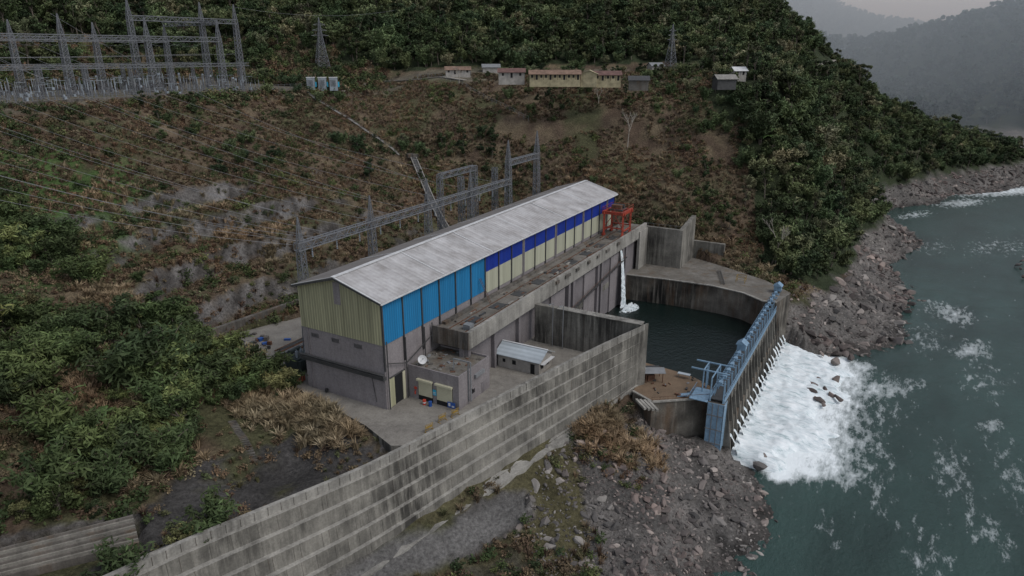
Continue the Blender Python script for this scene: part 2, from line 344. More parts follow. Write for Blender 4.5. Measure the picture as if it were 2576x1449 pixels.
pl=flat; col=col*(1-pl[...,None]*.7)+np.array((.12,.11,.085))*pl[...,None]*.7
fm=forestmask(X,Y,Z).astype(float)[...,None]; col=col*(1-fm)+np.array((.03,.038,.02))*fm
bk=(sm(-7.5-Z+(n2-.5)*4,0,1.5)*(X>-10))[...,None]; col=col*(1-bk)+lerp3((.07,.066,.062),(.145,.133,.123),sm(n2,.3,.7))*bk
dk=(inpoly(X,Y,[(-55,70),(-20,92),(-20,97),(-26,102),(-34,106),(-50,95)])*sm(n2+.1,.3,.5))[...,None]; col=col*(1-dk)+np.array((.055,.052,.05))*dk
wet=((Z<-17.2)&(Z>-20))[...,None]; col=np.where(wet,col*.5,col)
trk=[fix(860,1500,-14.3),fix(980,1430,-14.3),fix(1130,1372,-14),fix(1290,1290,-13.4)]
def dtrk(x,y):
    dm=np.full(np.shape(x),99.)
    for p,q in zip(trk[:-1],trk[1:]):
        dx,dy=q.x-p.x,q.y-p.y; tt=np.clip(((x-p.x)*dx+(y-p.y)*dy)/(dx*dx+dy*dy),0,1); dm=np.minimum(dm,np.hypot(x-p.x-tt*dx,y-p.y-tt*dy))
    return dm
dm=dtrk(X,Y)
tm=sm(3.4-dm+(n2-.5)*2,0,1.2)[...,None]; col=col*(1-tm)+np.array((.12,.115,.11))*tm
gg=(((X<12)&(X>-40)&(Y<112)&(Y>60)&(dm>3.6))*sm(n1,.42,.58)*(Z<-7))[...,None]; col=col*(1-gg)+np.array((.08,.072,.04))*gg
verts=np.stack([X,Y,Z],-1).reshape(-1,3)
def gridF(sh):
    idx=np.arange(sh[0]*sh[1]).reshape(sh); return np.stack([idx[:-1,:-1],idx[1:,:-1],idx[1:,1:],idx[:-1,1:]],-1).reshape(-1,4)
def gridmesh(name,verts,F,mat,attr=None,an="Col"):
    me=bpy.data.meshes.new(name); me.vertices.add(len(verts)); me.vertices.foreach_set("co",verts.astype(np.float32).ravel())
    me.loops.add(F.size); me.loops.foreach_set("vertex_index",F.astype(np.int32).ravel()); me.polygons.add(len(F))
    me.polygons.foreach_set("loop_start",np.arange(0,F.size,4,dtype=np.int32)); me.polygons.foreach_set("use_smooth",np.ones(len(F),bool)); me.update(calc_edges=True)
    if attr is not None:
        at=me.color_attributes.new(an,'FLOAT_COLOR','POINT'); at.data.foreach_set("color",np.concatenate([attr,np.ones((len(attr),1))],1).astype(np.float32).ravel())
    me.materials.append(mat); o=bpy.data.objects.new(name,me); scene.collection.objects.link(o); return o
m,nt,b=newmat("ground_cover",.95,.1)
at=N(nt,"ShaderNodeAttribute"); at.attribute_name="Col"
f1=ramp(nt,noise(nt,(1,1,1),1.6,7,.75),[(.3,.4),(.7,1.6)]); f2=ramp(nt,noise(nt,(1,1,1),.18,5),[(.3,.7),(.7,1.3)])
c=mixc(nt,1.,at.outputs["Color"],f1,'MULTIPLY'); c=mixc(nt,1.,c,f2,'MULTIPLY'); nt.links.new(c,b.inputs["Base Color"]); bump(nt,b,noise(nt,(1,1,1),1.3,7,.7),1.,.6)
gridmesh("terrain",verts,gridF(X.shape),m,col.reshape(-1,3))
# ------------------------------------------------------------------ river
rx=axis([(-10,20,6),(20,200,1.5),(200,400,3),(400,700,15)]); ry=axis([(-60,50,6),(50,260,1.5),(260,480,3),(480,760,15)])
RX,RY=np.meshgrid(rx,ry,indexing='ij')
def blob(cx,cy,r,ang=0.,asp=1.):
    dx,dy=RX-cx,RY-cy; c_,s_=math.cos(ang),math.sin(ang); u=(dx*c_+dy*s_)/asp; v=-dx*s_+dy*c_
    return np.exp(-(u*u+v*v)/(r*r))
rs_,rt_=toST(RX,RY)
foam=np.clip(1-(rt_-60)/28,0,1)*np.clip((rs_-38)/8,0,1)*np.clip((116-rs_)/10,0,1)*(rt_>45)
foam=np.maximum(foam,.60*np.clip(1-(rt_-64)/50,0,1)*np.clip((rs_-28)/22,0,1)*np.clip((122-rs_)/20,0,1)*(rt_>45))
foam=np.maximum(foam,.32)
for a,b_,r,an,asp,k in ((2400,790,11,1.1,2.0,.55),(2450,880,9,.8,2.0,.55),(2350,770,8,1,2.,.52),(2330,850,14,1,2.2,.46),(2490,1070,4,.6,1.8,.56),(2480,960,13,.9,2.5,.45),(2540,480,20,.3,4,.66),(2420,510,14,.5,3,.58),(2300,540,10,.6,3,.54),(2350,620,16,.8,3,.44),(2480,620,16,.8,3,.45),(2200,1230,8,1.2,3.5,.46),(2330,1400,8,1.2,3,.46),(2400,1180,9,1.1,3.5,.46),(2480,1330,8,1.2,3,.45),(2130,1150,10,.7,3,.54),(1965,1195,3.2,.3,1.4,1.),(2200,980,11,.3,2.5,.56),(2560,620,18,.8,3,.44),(2550,1200,10,1.2,4,.45),(2080,1330,5,1.3,4,.43)):
    p=fix(a,b_,-18); foam=np.maximum(foam,k*blob(p.x,p.y,r,an,asp))
rap=np.clip(blob(*fix(2400,830,-18).xy,30,.9,1.6),0,1)
Zr=-18+(fbm(RX,RY,6,201)-.5)*(.5+1.1*rap)+foam*(fbm(RX,RY,3,205)-.4)*.8
def water(name,deep,use_foam,r=.18,bs=.5):
    m,nt,b=newmat(name,r,.5); b.inputs["IOR"].default_value=1.33
    v=ramp(nt,noise(nt,(.4,1,1),.06,5,.6,rot=math.radians(-60)),[(.3,.7),(.7,1.4)]); c=mixc(nt,1.,deep,v,'MULTIPLY')
    if use_foam:
        at=N(nt,"ShaderNodeAttribute"); at.attribute_name="Col"
        nz=noise(nt,(.38,1,1),.6,10,.76,rot=math.radians(-60)); ad=N(nt,"ShaderNodeMath",operation='ADD'); nt.links.new(at.outputs["Fac"],ad.inputs[0]); nt.links.new(nz,ad.inputs[1])
        mr=N(nt,"ShaderNodeMapRange"); nt.links.new(ad.outputs[0],mr.inputs[0]); mr.inputs[1].default_value=.95; mr.inputs[2].default_value=1.26
        c=mixc(nt,mr.outputs[0],c,(.72,.76,.77)); rr=N(nt,"ShaderNodeMapRange"); nt.links.new(mr.outputs[0],rr.inputs[0]); rr.inputs[3].default_value=r; rr.inputs[4].default_value=.8; nt.links.new(rr.outputs[0],b.inputs["Roughness"])
    nt.links.new(c,b.inputs["Base Color"])
    bump(nt,b,noise(nt,(.6,1,1),.9,7,.7,rot=math.radians(-60)),bs,.45); return m
M['river']=water("river_water",(.023,.046,.040),True,.2,.8)
gridmesh("river",np.stack([RX,RY,Zr],-1).reshape(-1,3),gridF(RX.shape),M['river'],np.repeat(foam.reshape(-1,1),3,1))
M['pool']=water("pool_water",(.005,.010,.009),False,.12,.5)
mb=MB(); pp=[L(40,7),L(101,7),L(101,50),L(42,49.5),L(40,33)]
mb.add([(p.x,p.y,-9) for p in pp],[(0,1,2,3,4)],'pool'); mb.build("tailrace_pool_water")
# ------------------------------------------------------------------ yard slab
mb=MB(); mb.prism(yard,-1.6,0.,'conc','yard'); mb.build("yard_pavement")
# ------------------------------------------------------------------ powerhouse
ph=empty("powerhouse_building"); LN=106.6; W=18.9
mb=MB(); mb.box(0,LN,-W,0,-.3,12.5,'mauve'); mb.box(-.7,LN,-W-.6,-W-.003,5.9,6.5,'mauve_d'); mb.box(-.75,-.003,-W-.6,.3,5.9,6.5,'steel_d')
mb.box(-1.0,-.5,-W-.6,.4,6.6,6.75,'steel_d'); mb.box(-1.0,-.5,-W-.6,.4,6.95,7.05,'steel_d')
mb.build("walls",ph)
mb=MB()
for s0,s1 in ((-.12,.3),(LN-.3,LN+.12)):
    mb.add([L(s0,-W-.1,12.3),L(s0,.1,12.3),L(s0,.1,20.3),L(s0,-W/2,23.0),L(s0,-W-.1,20.3),L(s1,-W-.1,12.3),L(s1,.1,12.3),L(s1,.1,20.3),L(s1,-W/2,23.0),L(s1,-W-.1,20.3)],
       [(0,1,2,3,4),(9,8,7,6,5),(0,5,6,1),(1,6,7,2),(4,9,5,0)],'cream_g')
mb.box(-.2,-.121,-10.3,-8.8,18.2,22.3,'mauve')
mb.build("gable_cladding",ph)
mb=MB()
bays=[i*5.55 for i in range(7)]; bays+= [33.3+i*(73.3/13) for i in range(1,14)]
for i in range(19):
    a,b_=bays[i]+.12,bays[i+1]-.12
    if i<6: mb.box(a,b_,0.003,.12,12.3,20.2,'lblue')
    else:
        mb.box(a,b_,0.003,.12,16.3,20.2,'dblue'); mb.box(a,b_,0.003,.10,11.6,16.297,'cream_s')
mb.box(.3,LN-.3,-W-.12,-W-.003,12.3,20.2,'cream_s')
mb.build("side_cladding",ph)
mb=MB()
for i,bs_ in enumerate(bays):
    z0=7.5 if i<3 else 10.6
    mb.box(bs_-.13,bs_+.13,.003,.32,z0,20.2,'steel_d')
    if i>6 and i%3==0: mb.box(bs_-.5,bs_+.5,.1,.25,10.6,20.2,'mauve')
mb.build("wall_columns",ph)
mb=MB()
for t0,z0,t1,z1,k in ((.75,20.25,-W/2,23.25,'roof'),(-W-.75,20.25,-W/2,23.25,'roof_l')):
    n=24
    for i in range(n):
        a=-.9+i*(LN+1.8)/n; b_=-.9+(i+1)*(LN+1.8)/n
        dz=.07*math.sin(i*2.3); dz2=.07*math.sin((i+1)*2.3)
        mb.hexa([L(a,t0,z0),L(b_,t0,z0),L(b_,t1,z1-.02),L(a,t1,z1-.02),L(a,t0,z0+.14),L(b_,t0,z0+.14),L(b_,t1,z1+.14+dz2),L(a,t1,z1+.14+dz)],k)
mb.build("roof",ph)
mb=MB()
mb.beam(L(-.95,-W/2,23.45),L(LN+.95,-W/2,23.45),.9,'white',.08)
for s in (-.85,17.6,35.5,53,71,89,107.4):
    for t0 in (.75,-W-.75): mb.beam(L(s,t0,20.44),L(s,-W/2,23.46),.28,'white',.07)
mb.beam(L(-.9,.85,20.15),L(LN+.9,.85,20.15),.26,'white',.22)
mb.beam(L(-.9,-W-.85,20.15),L(LN+.9,-W-.85,20.15),.26,'steel_d',.22)
mb.beam(L(-.93,.8,20.15),L(-.93,-W/2,23.1),.1,'steel_d',.3); mb.beam(L(-.93,-W-.8,20.15),L(-.93,-W/2,23.1),.1,'steel_d',.3)
mb.build("roof_trim",ph)
mb=MB()
for t in (-15.8,-10.9,-5.6):
    mb.box(-.06,-.003,t-.95,t+.95,10.6,11.5,'mauve_d')
    for k in range(6): mb.box(-.12,-.063,t-.85+k*.3,t-.72+k*.3,10.7,11.4,'steel_d')
for s,z0 in ((.35,.1),(5.5,.1),(11.2,6.),(13.6,7)): mb.tube(L(s,.5,z0),L(s,.5,13 if s<1 else 12),.11,'steel_d')
mb.beam(L(.35,.5,8.9),L(5.5,.5,7.),.14,'steel_d'); mb.beam(L(5.5,.5,7.),L(13.6,.5,9.6),.14,'steel_d')
mb.box(1.0,5.2,.003,.06,0.05,5.6,'dark'); mb.box(.9,1.0,.003,.2,0.05,5.7,'shutter'); mb.box(4.6,5.3,.065,.2,.05,5.6,'shutter'); mb.box(1.,5.3,.003,.22,5.6,5.8,'steel_d')
mb.box(1.0,2.3,.065,.15,.05,5.55,'cream_g')
mb.tube(L(-.08,-3,6),L(-.08,-2.2,1.),.06,'steel_d',n=6); mb.tube(L(-.3,-14,.15),L(-.3,-14,.75),.3,'black'); mb.tube(L(-.1,-17.5,12.3),L(-.1,-17.5,.2),.1,'mauve_d')
mb.build("doors_vents_pipes",ph)
# annex
an=empty("annex_building"); mb=MB(); s0,s1,t1=6.,16.4,11.3
mb.box(s0,s1,.35,t1,-.2,6.,'mauve'); 
for q in ((s0,s0+.25,.35,t1),(s1-.25,s1,.35,t1),(s0+.25,s1-.25,t1-.25,t1)): mb.box(q[0],q[1],q[2],q[3],6.003,6.5,'mauve')
mb.box(s0+.25,s1-.25,.35,t1-.25,6.003,6.12,'deck')
mb.build("walls",an); mb=MB()
for ta,tb in ((2.6,5.6),(6.6,9.9)):
    mb.box(s0-.03,s0-.003,ta-.1,tb+.1,.05,4.1,'dark'); 
    for k in range(9): mb.box(s0-.10,s0-.035,ta,tb,1.0+k*.32,1.0+k*.32+.29,'shutter')
    mb.box(s0-.55,s0-.003,ta-.15,tb+.15,3.95,4.3,'shutter')
mb.box(s0+4.2,s0+5.1,t1+.003,t1+.06,1.4,2.4,'dark'); mb.box(s0+7.5,s0+8.5,t1+.003,t1+.06,.05,2.2,'mauve_d')
mb.box(s0+4.0,s0+5.3,t1+.003,t1+.35,2.45,2.58,'mauve')
mb.box(s0+5,s0+8,t1+.003,t1+.5,4.3,4.9,'steel')
for o in (.1,.6): mb.tube(L(s0+3,t1+o,.6),L(s0+3,t1+o,8.2),.13,'steel')
mb.beam(L(s0+3,t1+.6,8.2),L(s0+3,t1-3,8.2),.2,'steel'); mb.beam(L(s0+3,t1-3,8.2),L(s0+3,t1-3,6.1),.2,'steel')
mb.build("shutters_windows_ducts",an)
mb=MB()
for i in range(60):
    s=random.uniform(s0+.6,s1-.6); t=random.uniform(.8,t1-.8); mb.wbox(L(s,t,6.13),random.uniform(.2,.9),random.uniform(.15,.6),random.uniform(.05,.22),random.choice(['conc_l','rust','steel','conc_d']),random.random()*3)
mb.build("roof_debris",an)
mb=MB(); c=L(7.6,2.4,7.2); dr=Vector((.3,-.8,.5)).normalized(); x=dr.cross(Vector((0,0,1))).normalized(); y=x.cross(dr)
vs=[c]; fs=[]
for r in (1,2,3):
    for i in range(16):
        a=i*math.pi/8; rr=r*.28; vs.append(c+(x*math.cos(a)+y*math.sin(a))*rr+dr*(rr*rr*.35))
for i in range(16):
    fs.append((0,1+i,1+(i+1)%16))
    for r in (0,1): fs.append((1+r*16+i,17+r*16+i,17+r*16+(i+1)%16,1+r*16+(i+1)%16))
mb.add(vs,fs,'white'); mb.tube(c-dr*.05,L(7.6,2.4,6.12),.06,'steel'); mb.beam(c,c+dr*.8,.05,'steel'); mb.wbox(c+dr*.8,.15,.15,.15,'steel'); mb.build("satellite_dish")
mb=MB(); mb.box(5.3,5.36,9.3,10.9,.5,1.6,'bluep'); mb.box(5.27,5.297,9.5,9.9,.8,1.4,'white'); mb.box(5.27,5.297,10.2,10.7,.7,1.,'white')
for t in (9.4,10.8): mb.beam(L(5.33,t,0),L(5.33,t,.5),.07,'steel')
mb.build("information_sign")
mb=MB(); mb.box(5.9,5.96,5.75,6.5,1.7,2.8,'cyan'); mb.box(5.87,5.897,5.9,6.35,2.2,2.35,'white'); mb.box(5.87,5.897,5.9,6.35,1.95,2.05,'white'); mb.build("notice_board_sign")
mb=MB(); mb.tube(L(5.75,1.9,1.),L(5.75,1.9,1.7),.13,'redp'); mb.tube(L(5.75,1.9,1.7),L(5.75,1.9,1.85),.05,'black'); mb.beam(L(5.75,1.9,1.8),L(5.5,1.9,1.5),.04,'black'); mb.box(5.9,5.95,1.6,2.2,1.9,2.4,'redp'); mb.build("fire_extinguisher")
def drum(p,k1,k2,name):
    mb=MB(); p=Vector(p)
    for i,(z0,z1,kk) in enumerate(((0,.3,k1),(.3,.6,k2),(.6,.92,k1))):
        mb.tube(p+Vector((0,0,z0)),p+Vector((0,0,z1)),.31,kk,n=14)
    for z in (.29,.6,.9): mb.tube(p+Vector((0,0,z)),p+Vector((0,0,z+.04)),.335,kk,n=14)
    mb.build(name)
drum(L(4.8,4.6,0),'redp','white',"striped_drum"); drum(L(4.8,5.9,0),'bluep','bluep',"plastic_drum")
for a,b_ in ((1080,1088),(1113,1063),(1145,1050)):
    p=fix(a,b_-4,0); mb=MB(); d=(WT[3]-WT[2]); d.z=0; d.normalize(); nrm=Vector((-d.y,d.x,0))
    for e in (-1,1):
        mb.beam(p+d*e*.8,p+d*e*.8+Vector((0,0,1.35)),.08,'yellow'); mb.beam(p+d*e*.8-nrm*.4+Vector((0,0,.04)),p+d*e*.8+nrm*.4+Vector((0,0,.04)),.08,'yellow')
    for z in (.35,1.3): mb.beam(p-d*.8+Vector((0,0,z)),p+d*.8+Vector((0,0,z)),.07,'yellow')
    mb.beam(p-d*.65+Vector((0,0,.85)),p+d*.65+Vector((0,0,.85)),.04,'yellow',.45); mb.beam(p-d*.4+Vector((0,0,.82))-nrm*.03,p+d*.4+Vector((0,0,.82))-nrm*.03,.03,'black',.2)
    mb.build("road_barricade")
# shed
sh=empty("store_shed"); mb=MB(); a0,a1,b0,b1=25.3,30.8,7.9,17.2
mb.box(a0,a1,b0,b1,-.1,2.9,'wallw')
mid=(a0+a1)/2
for t0,t2 in ((b0,b0+.15),(b1-.15,b1)): mb.add([L(a0,t0,2.9),L(a1,t0,2.9),L(mid,t0,4.3),L(a0,t2,2.9),L(a1,t2,2.9),L(mid,t2,4.3)],[(0,1,2),(5,4,3),(0,2,5,3),(1,4,5,2)],'wallw')
mb.build("walls",sh); mb=MB()
for s_ in (a0-.6,a1+.6):
    mb.hexa([L(s_,b0-.5,2.75),L(s_,b1+.5,2.75),L(mid,b1+.5,4.4),L(mid,b0-.5,4.4),L(s_,b0-.5,2.85),L(s_,b1+.5,2.85),L(mid,b1+.5,4.5),L(mid,b0-.5,4.5)],'shedroof')
mb.beam(L(mid,b0-.5,4.53),L(mid,b1+.5,4.53),.4,'white',.05); mb.build("roof",sh); mb=MB()
for ta,tb,za,zb in ((11.2,12.,1.1,2.),(15.3,16.2,.05,2.1),(9,9.6,1.2,1.9)): mb.box(a0-.05,a0-.003,ta,tb,za,zb,'dark')
for sa,sb,za,zb in ((26.2,27.1,1.,2.),(28.6,29.5,1.,2.)): mb.box(sa,sb,b1+.003,b1+.05,za,zb,'dark')
mb.box(25.6,30.4,b1+.06,b1+.9,2.2,2.3,'white'); mb.build("doors_windows",sh)
# ------------------------------------------------------------------ deck / draft tube wall
dk_=empty("tailrace_deck_structure"); mb=MB()
mb.box(14,113,.35,8,9.6,10.5,'deck'); mb.box(14,113,7.7,8.5,8.,11.3,'conc_l'); mb.box(13.6,14.0,.35,8.5,8.,11.4,'conc_d')
mb.box(14.,113,6.2,7.1,-12,9.6,'mauve_d')
for s in (14.5,24,34,43): mb.box(s,s+.9,7.1,7.9,-12,8.,'mauve_d')
for s in (60,78,96):
    mb.box(s-1.9,s-.7,7.1,8.2,-12,8.,'mauve_d'); mb.box(s+.7,s+1.9,7.1,8.2,-12,8.,'mauve_d'); mb.box(s-.7,s+.7,7.103,7.2,-12,8.,'dark'); mb.box(s+1.9,s+3.,7.1,7.7,-12,8.,'conc_d')
for s in (50,69,87): mb.box(s,s+7.5,7.1,7.5,-12,7.,'mauve')
mb.box(17,98,.4,1.2,10.503,11.0,'conc_d'); mb.build("deck",dk_)
mb=MB()
for t in (3.,6.6): mb.beam(L(15,t,10.58),L(112,t,10.58),.14,'rust')
for i in range(70):
    s=random.uniform(18,96); t=random.uniform(1.6,7.2); mb.box(s,s+random.uniform(.4,2.6),t,t+random.uniform(.2,.5),10.51,10.51+random.uniform(.1,.4),random.choice(['rust','conc_d','steel_d','rust','conc_l','conc_d']))
for s in range(20,110,9): mb.box(s,s+3.4,3.6,5.9,10.505,10.6,'steel_d')
for s in (50,55,61,68,74,80,88): mb.box(s,s+random.uniform(1.2,3),7.9,8.9,10.2,10.9,'conc_d')
mb.box(16.5,18,5.5,7,10.5,11.6,'steel'); mb.build("deck_equipment",dk_)
mb=MB()
for s in range(46,96,2):
    z=-.5+(s-46)*.11; z2=-.5+(s-44)*.11
    mb.beam(L(s,8.7,z),L(s+2,8.7,z2),.6,'steel_d',.08); mb.beam(L(s,9.,z+1.),L(s+2,9.,z2+1.),.06,'rust'); mb.beam(L(s,9.,z),L(s,9.,z+1),.06,'rust'); mb.beam(L(s,8.2,z-1.),L(s,9.,z),.09,'steel_d')
mb.build("wall_catwalk",dk_)
mb=MB()
for e in (0,.5): mb.beam(L(31.2+e,2.6,10.5),L(30.6+e,.4,15.8),.07,'rust')
for i in range(14): f=i/14; mb.beam(L(31.2-.6*f,2.6-2.2*f,10.5+5.3*f),L(31.7-.6*f,2.6-2.2*f,10.5+5.3*f),.05,'rust')
mb.build("ladder")
mb=MB(); nS,nZ=10,30; vs=[]; fs=[]
for j in range(nZ+1):
    f=j/nZ; z=7.8-17.*f; off=7.6+1.9*math.sqrt(f); wd=.5+1.3*f
    for i in range(nS+1):
        g=i/nS*2-1; vs.append(L(93.2+g*wd+random.uniform(-.2,.2)*f, off+.35*(1-g*g)+random.uniform(-.25,.25)*f,z))
for j in range(nZ):
    for i in range(nS): a=j*(nS+1)+i; fs.append((a,a+1,a+nS+2,a+nS+1))
mb.add(vs,fs,'foam')
for i in range(260):
    a=random.random()*6.28; r=random.random()**.7*4.6; c=L(93+math.cos(a)*r,10.2+abs(math.sin(a))*r*.8,-9.1); h=random.uniform(.1,.9)*(1-r/5)
    q=random.uniform(.2,.6); mb.add([c+Vector((q,0,.05)),c+Vector((-q*.5,q*.8,.05)),c+Vector((-q*.5,-q*.8,.05)),c+Vector((0,0,h+.15))],[(0,1,3),(1,2,3),(2,0,3)],'foam')
mb.build("waterfall")
# ------------------------------------------------------------------ red gantry crane
cr=empty("gantry_crane"); mb=MB()
for s in (95.5,101.5):
    for t in (1.6,7.2): 
        mb.beam(L(s,t,10.6),L(s,t,17.2),.55,'red'); mb.box(s-.7,s+.7,t-.3,t+.3,10.6,11.2,'red')
    mb.beam(L(s,1.2,17.2),L(s,7.8,17.2),.6,'red',.8); mb.beam(L(s,1.6,13),L(s,7.2,13),.3,'red')
    mb.beam(L(s,1.6,13),L(s,4.4,17),.18,'red'); mb.beam(L(s,7.2,13),L(s,4.4,17),.18,'red')
for t in (1.6,7.2): mb.beam(L(94.5,t,17.3),L(102.5,t,17.3),.6,'red',.9); mb.beam(L(95.5,t,12.2),L(101.5,t,12.2),.35,'red')
mb.build("frame",cr); mb=MB()
mb.box(96.5,100.5,2.4,6.4,17.75,18.1,'steel_d'); mb.box(97,98.4,3,5.8,18.1,19.2,'rust'); mb.tube(L(99.4,2.8,18.7),L(99.4,6,18.7),.5,'steel_d')
for s in (94.5,102.5):
    for t in (1.3,3,5,7.6): mb.beam(L(s,t,17.7),L(s,t,18.8),.07,'red')
    mb.beam(L(s,1.3,18.8),L(s,7.6,18.8),.07,'red'); mb.beam(L(s,1.3,18.2),L(s,7.6,18.2),.05,'red')
for t in (1.3,7.6): mb.beam(L(94.5,t,18.8),L(102.5,t,18.8),.07,'red'); mb.beam(L(94.5,t,18.2),L(102.5,t,18.2),.05,'red')
mb.tube(L(98.5,4.4,17.7),L(98.5,4.4,12.5),.06,'steel_d'); mb.wbox(L(98.5,4.4,11.8),.6,.6,.8,'steel_d'); mb.build("hoist",cr)
# ------------------------------------------------------------------ walls
mb=MB(); mb.box(40.,41.3,8.53,32.5,-12,8.6,'conc')
for t in (14,20,26): mb.box(39.9,39.997,t,t+.12,0,8.6,'conc_d')
mb.box(39.6,41.6,14,32.5,8.603,8.75,'conc_l')
for i in range(20): mb.beam(L(41.2,14+i*.9,8.75),L(41.2,14+i*.9,9.2),.04,'rust')
mb.build("divider_retaining_wall")
for s,t in ((39.3,13.2),(39.3,15.6)):
    mb=MB(); mb.tube(L(s,t,0),L(s,t,9.8),.09,'steel'); mb.beam(L(s,t,9.8),L(s-1.3,t,10.1),.09,'steel'); mb.beam(L(s-1.1,t,10.05),L(s-1.9,t,10.1),.3,'steel',.12); mb.build("street_lamp")
def resample(pts,n):
    out=[]
    for i in range(len(pts)-1):
        for j in range(n): out.append(pts[i].lerp(pts[i+1],j/n))
    out.append(pts[-1]); return out
T=resample(WT,5); Bq=resample(WB,5)
for arr in (T,Bq):
    for _ in range(3):
        o=[p.copy() for p in arr]
        for i in range(6,len(arr)-1): arr[i]=(o[i-1]+o[i]*2+o[i+1])/4
mb=MB(); NT=6; prof=[]
for i in range(len(T)):
    n_=T[i]-Bq[i]; n_.z=0; n_.normalize(); row=[]
    ti=T[i]; row+= [Vector((ti.x+n_.x*.75,ti.y+n_.y*.75,-7.)),Vector((ti.x+n_.x*.75,ti.y+n_.y*.75,ti.z)),ti.copy()]
    row.append(Vector((ti.x,ti.y,ti.z-1.3)))
    base=Vector((Bq[i].x,Bq[i].y,Bq[i].z-1.5)); start=Vector((ti.x,ti.y,ti.z-1.3))
    for k in range(1,NT+1):
        f0=(k-1)/NT; f1=k/NT
        p=start.lerp(base,f0); q=start.lerp(base,f1); row.append(Vector((p.x*.35+q.x*.65,p.y*.35+q.y*.65,p.z-.05))); row.append(Vector((p.x*.15+q.x*.85,p.y*.15+q.y*.85,q.z)))
    prof.append(row)
m_=len(prof[0])
for i in range(len(prof)-1):
    for k in range(m_-1):
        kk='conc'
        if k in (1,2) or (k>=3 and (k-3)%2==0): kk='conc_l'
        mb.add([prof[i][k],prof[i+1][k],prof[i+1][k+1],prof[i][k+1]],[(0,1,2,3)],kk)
mb.add(prof[0],[tuple(range(m_))],'conc')
rj=random.Random(5)
for i in range(0,len(T)-1):
    n_=(WT[4]-WB[4]); n_.z=0; n_.normalize()
    mb.beam(T[i]-n_*.02,prof[i][3]-n_*.02,.09,'conc_d',.05)
    for k in range(NT):
        if rj.random()<.5:
            f=rj.random(); p=prof[i][4+2*k].lerp(prof[i+1][4+2*k],f); q=prof[i][5+2*k].lerp(prof[i+1][5+2*k],f); mb.beam(p,q,.06,'conc_d',.05)
mb.build("river_retaining_wall")
mb=MB()
for i in range(len(Bq)-1):
    p,q=Bq[i],Bq[i+1]; n_=T[i]-Bq[i]; n_.z=0; n_.normalize()
    a=p-n_*1.5; b2=q-n_*1.5; a.z=p.z-.9; b2.z=q.z-.9
    p2=p+n_*.6; q2=q+n_*.6; up=Vector((0,0,1.25))
    mb.hexa([a,b2,q2-Vector((0,0,.9)),p2-Vector((0,0,.9)),a+up,b2+up,q2+Vector((0,0,.35)),p2+Vector((0,0,.35))],'conc_l')
mb.build("wall_footing")
mb=MB(); mb.box(113.,114.3,7,19.5,-6,10.2,'conc'); mb.hexa([L(114.3,18.2,-6),L(127,18.2,-6),L(127,19.5,-6),L(114.3,19.5,-6),L(114.3,18.2,10.2),L(127,18.2,12.),L(127,19.5,12.),L(114.3,19.5,10.2)],'conc')
mb.box(126.9,128,4,29,-6,4,'conc'); mb.box(106,113,8.1,8.9,-6,10.,'conc_l'); mb.build("wing_retaining_wall")
mb=MB()
for i in range(8): mb.beam(L(113.6,7+i*1.7,10.2),L(113.6,7+i*1.7,11.2),.05,'steel')
mb.beam(L(113.6,7,11.2),L(113.6,19.5,11.2),.05,'steel'); mb.build("wing_wall_railing")
mb=MB(); mb.prism(plat_far,-14,-1.5,'poolw','deck')
for i in range(5):
    p=Vector((*plat_far[i],-1.5));q=Vector((*plat_far[i+1],-1.5)); mb.beam(p+Vector((0,0,.12)),q+Vector((0,0,.12)),.8,'conc_l',.24)
mb.build("far_abutment_platform")
mb=MB()
for e in ((0,0),(2.4,0),(2.4,1.8),(0,1.8)): mb.beam(L(108+e[1],37+e[0],-1.5),L(108+e[1],37+e[0],.4),.1,'yellow')
for z in (-.5,.4):
    for q,r in (((0,0),(2.4,0)),((2.4,0),(2.4,1.8)),((2.4,1.8),(0,1.8)),((0,1.8),(0,0))): mb.beam(L(108+q[1],37+q[0],z),L(108+r[1],37+r[0],z),.08,'yellow')
mb.build("steel_frame_cage")
mb=MB()
for k in (0,.9): mb.beam(L(116,30+k,-1.2),L(104,34+k,-1.2),.12,'steel_d')
for k in range(14): mb.beam(L(116-k*.9,30+k*.3,-1.2),L(116-k*.9,30.9+k*.3,-1.2),.08,'steel_d')
mb.build("steel_ladder_rail")
mb=MB(); mb.prism(plat_near[::-1],-17.5,-5,'poolw','brown')
for i in (0,1): 
    p=Vector((*plat_near[i],-4.85)); q=Vector((*plat_near[i+1],-4.85)); mb.beam(p,q,.5,'conc_l',.3)
mb.build("near_abutment_platform")
hut=empty("tin_roof_hut"); mb=MB(); c=fix(1625,962,-5)
for e in ((0,0),(3.4,0),(3.4,3),(0,3)): mb.beam(c+Vector((e[0],e[1],0)),c+Vector((e[0],e[1],2.3)),.14,'rust')
mb.hexa([c+Vector((-.4,-.5,2.25)),c+Vector((3.9,-.5,2.25)),c+Vector((3.9,1.5,2.75)),c+Vector((-.4,1.5,2.75)),c+Vector((-.4,-.5,2.3)),c+Vector((3.9,-.5,2.3)),c+Vector((3.9,1.5,2.8)),c+Vector((-.4,1.5,2.8))],'steel')
mb.hexa([c+Vector((-.4,1.4,2.5)),c+Vector((3.,1.4,2.7)),c+Vector((3.2,3.6,2.2)),c+Vector((-.4,3.6,2.1)),c+Vector((-.4,1.4,2.56)),c+Vector((3.,1.4,2.76)),c+Vector((3.2,3.6,2.26)),c+Vector((-.4,3.6,2.16))],'steel_d')
mb.wbox(c+Vector((1.,1.5,0)),1.6,1.6,1.3,'rust',.3); mb.build("posts_and_roof",hut)
mb=MB(); c=fix(1600,1010,-5.4)
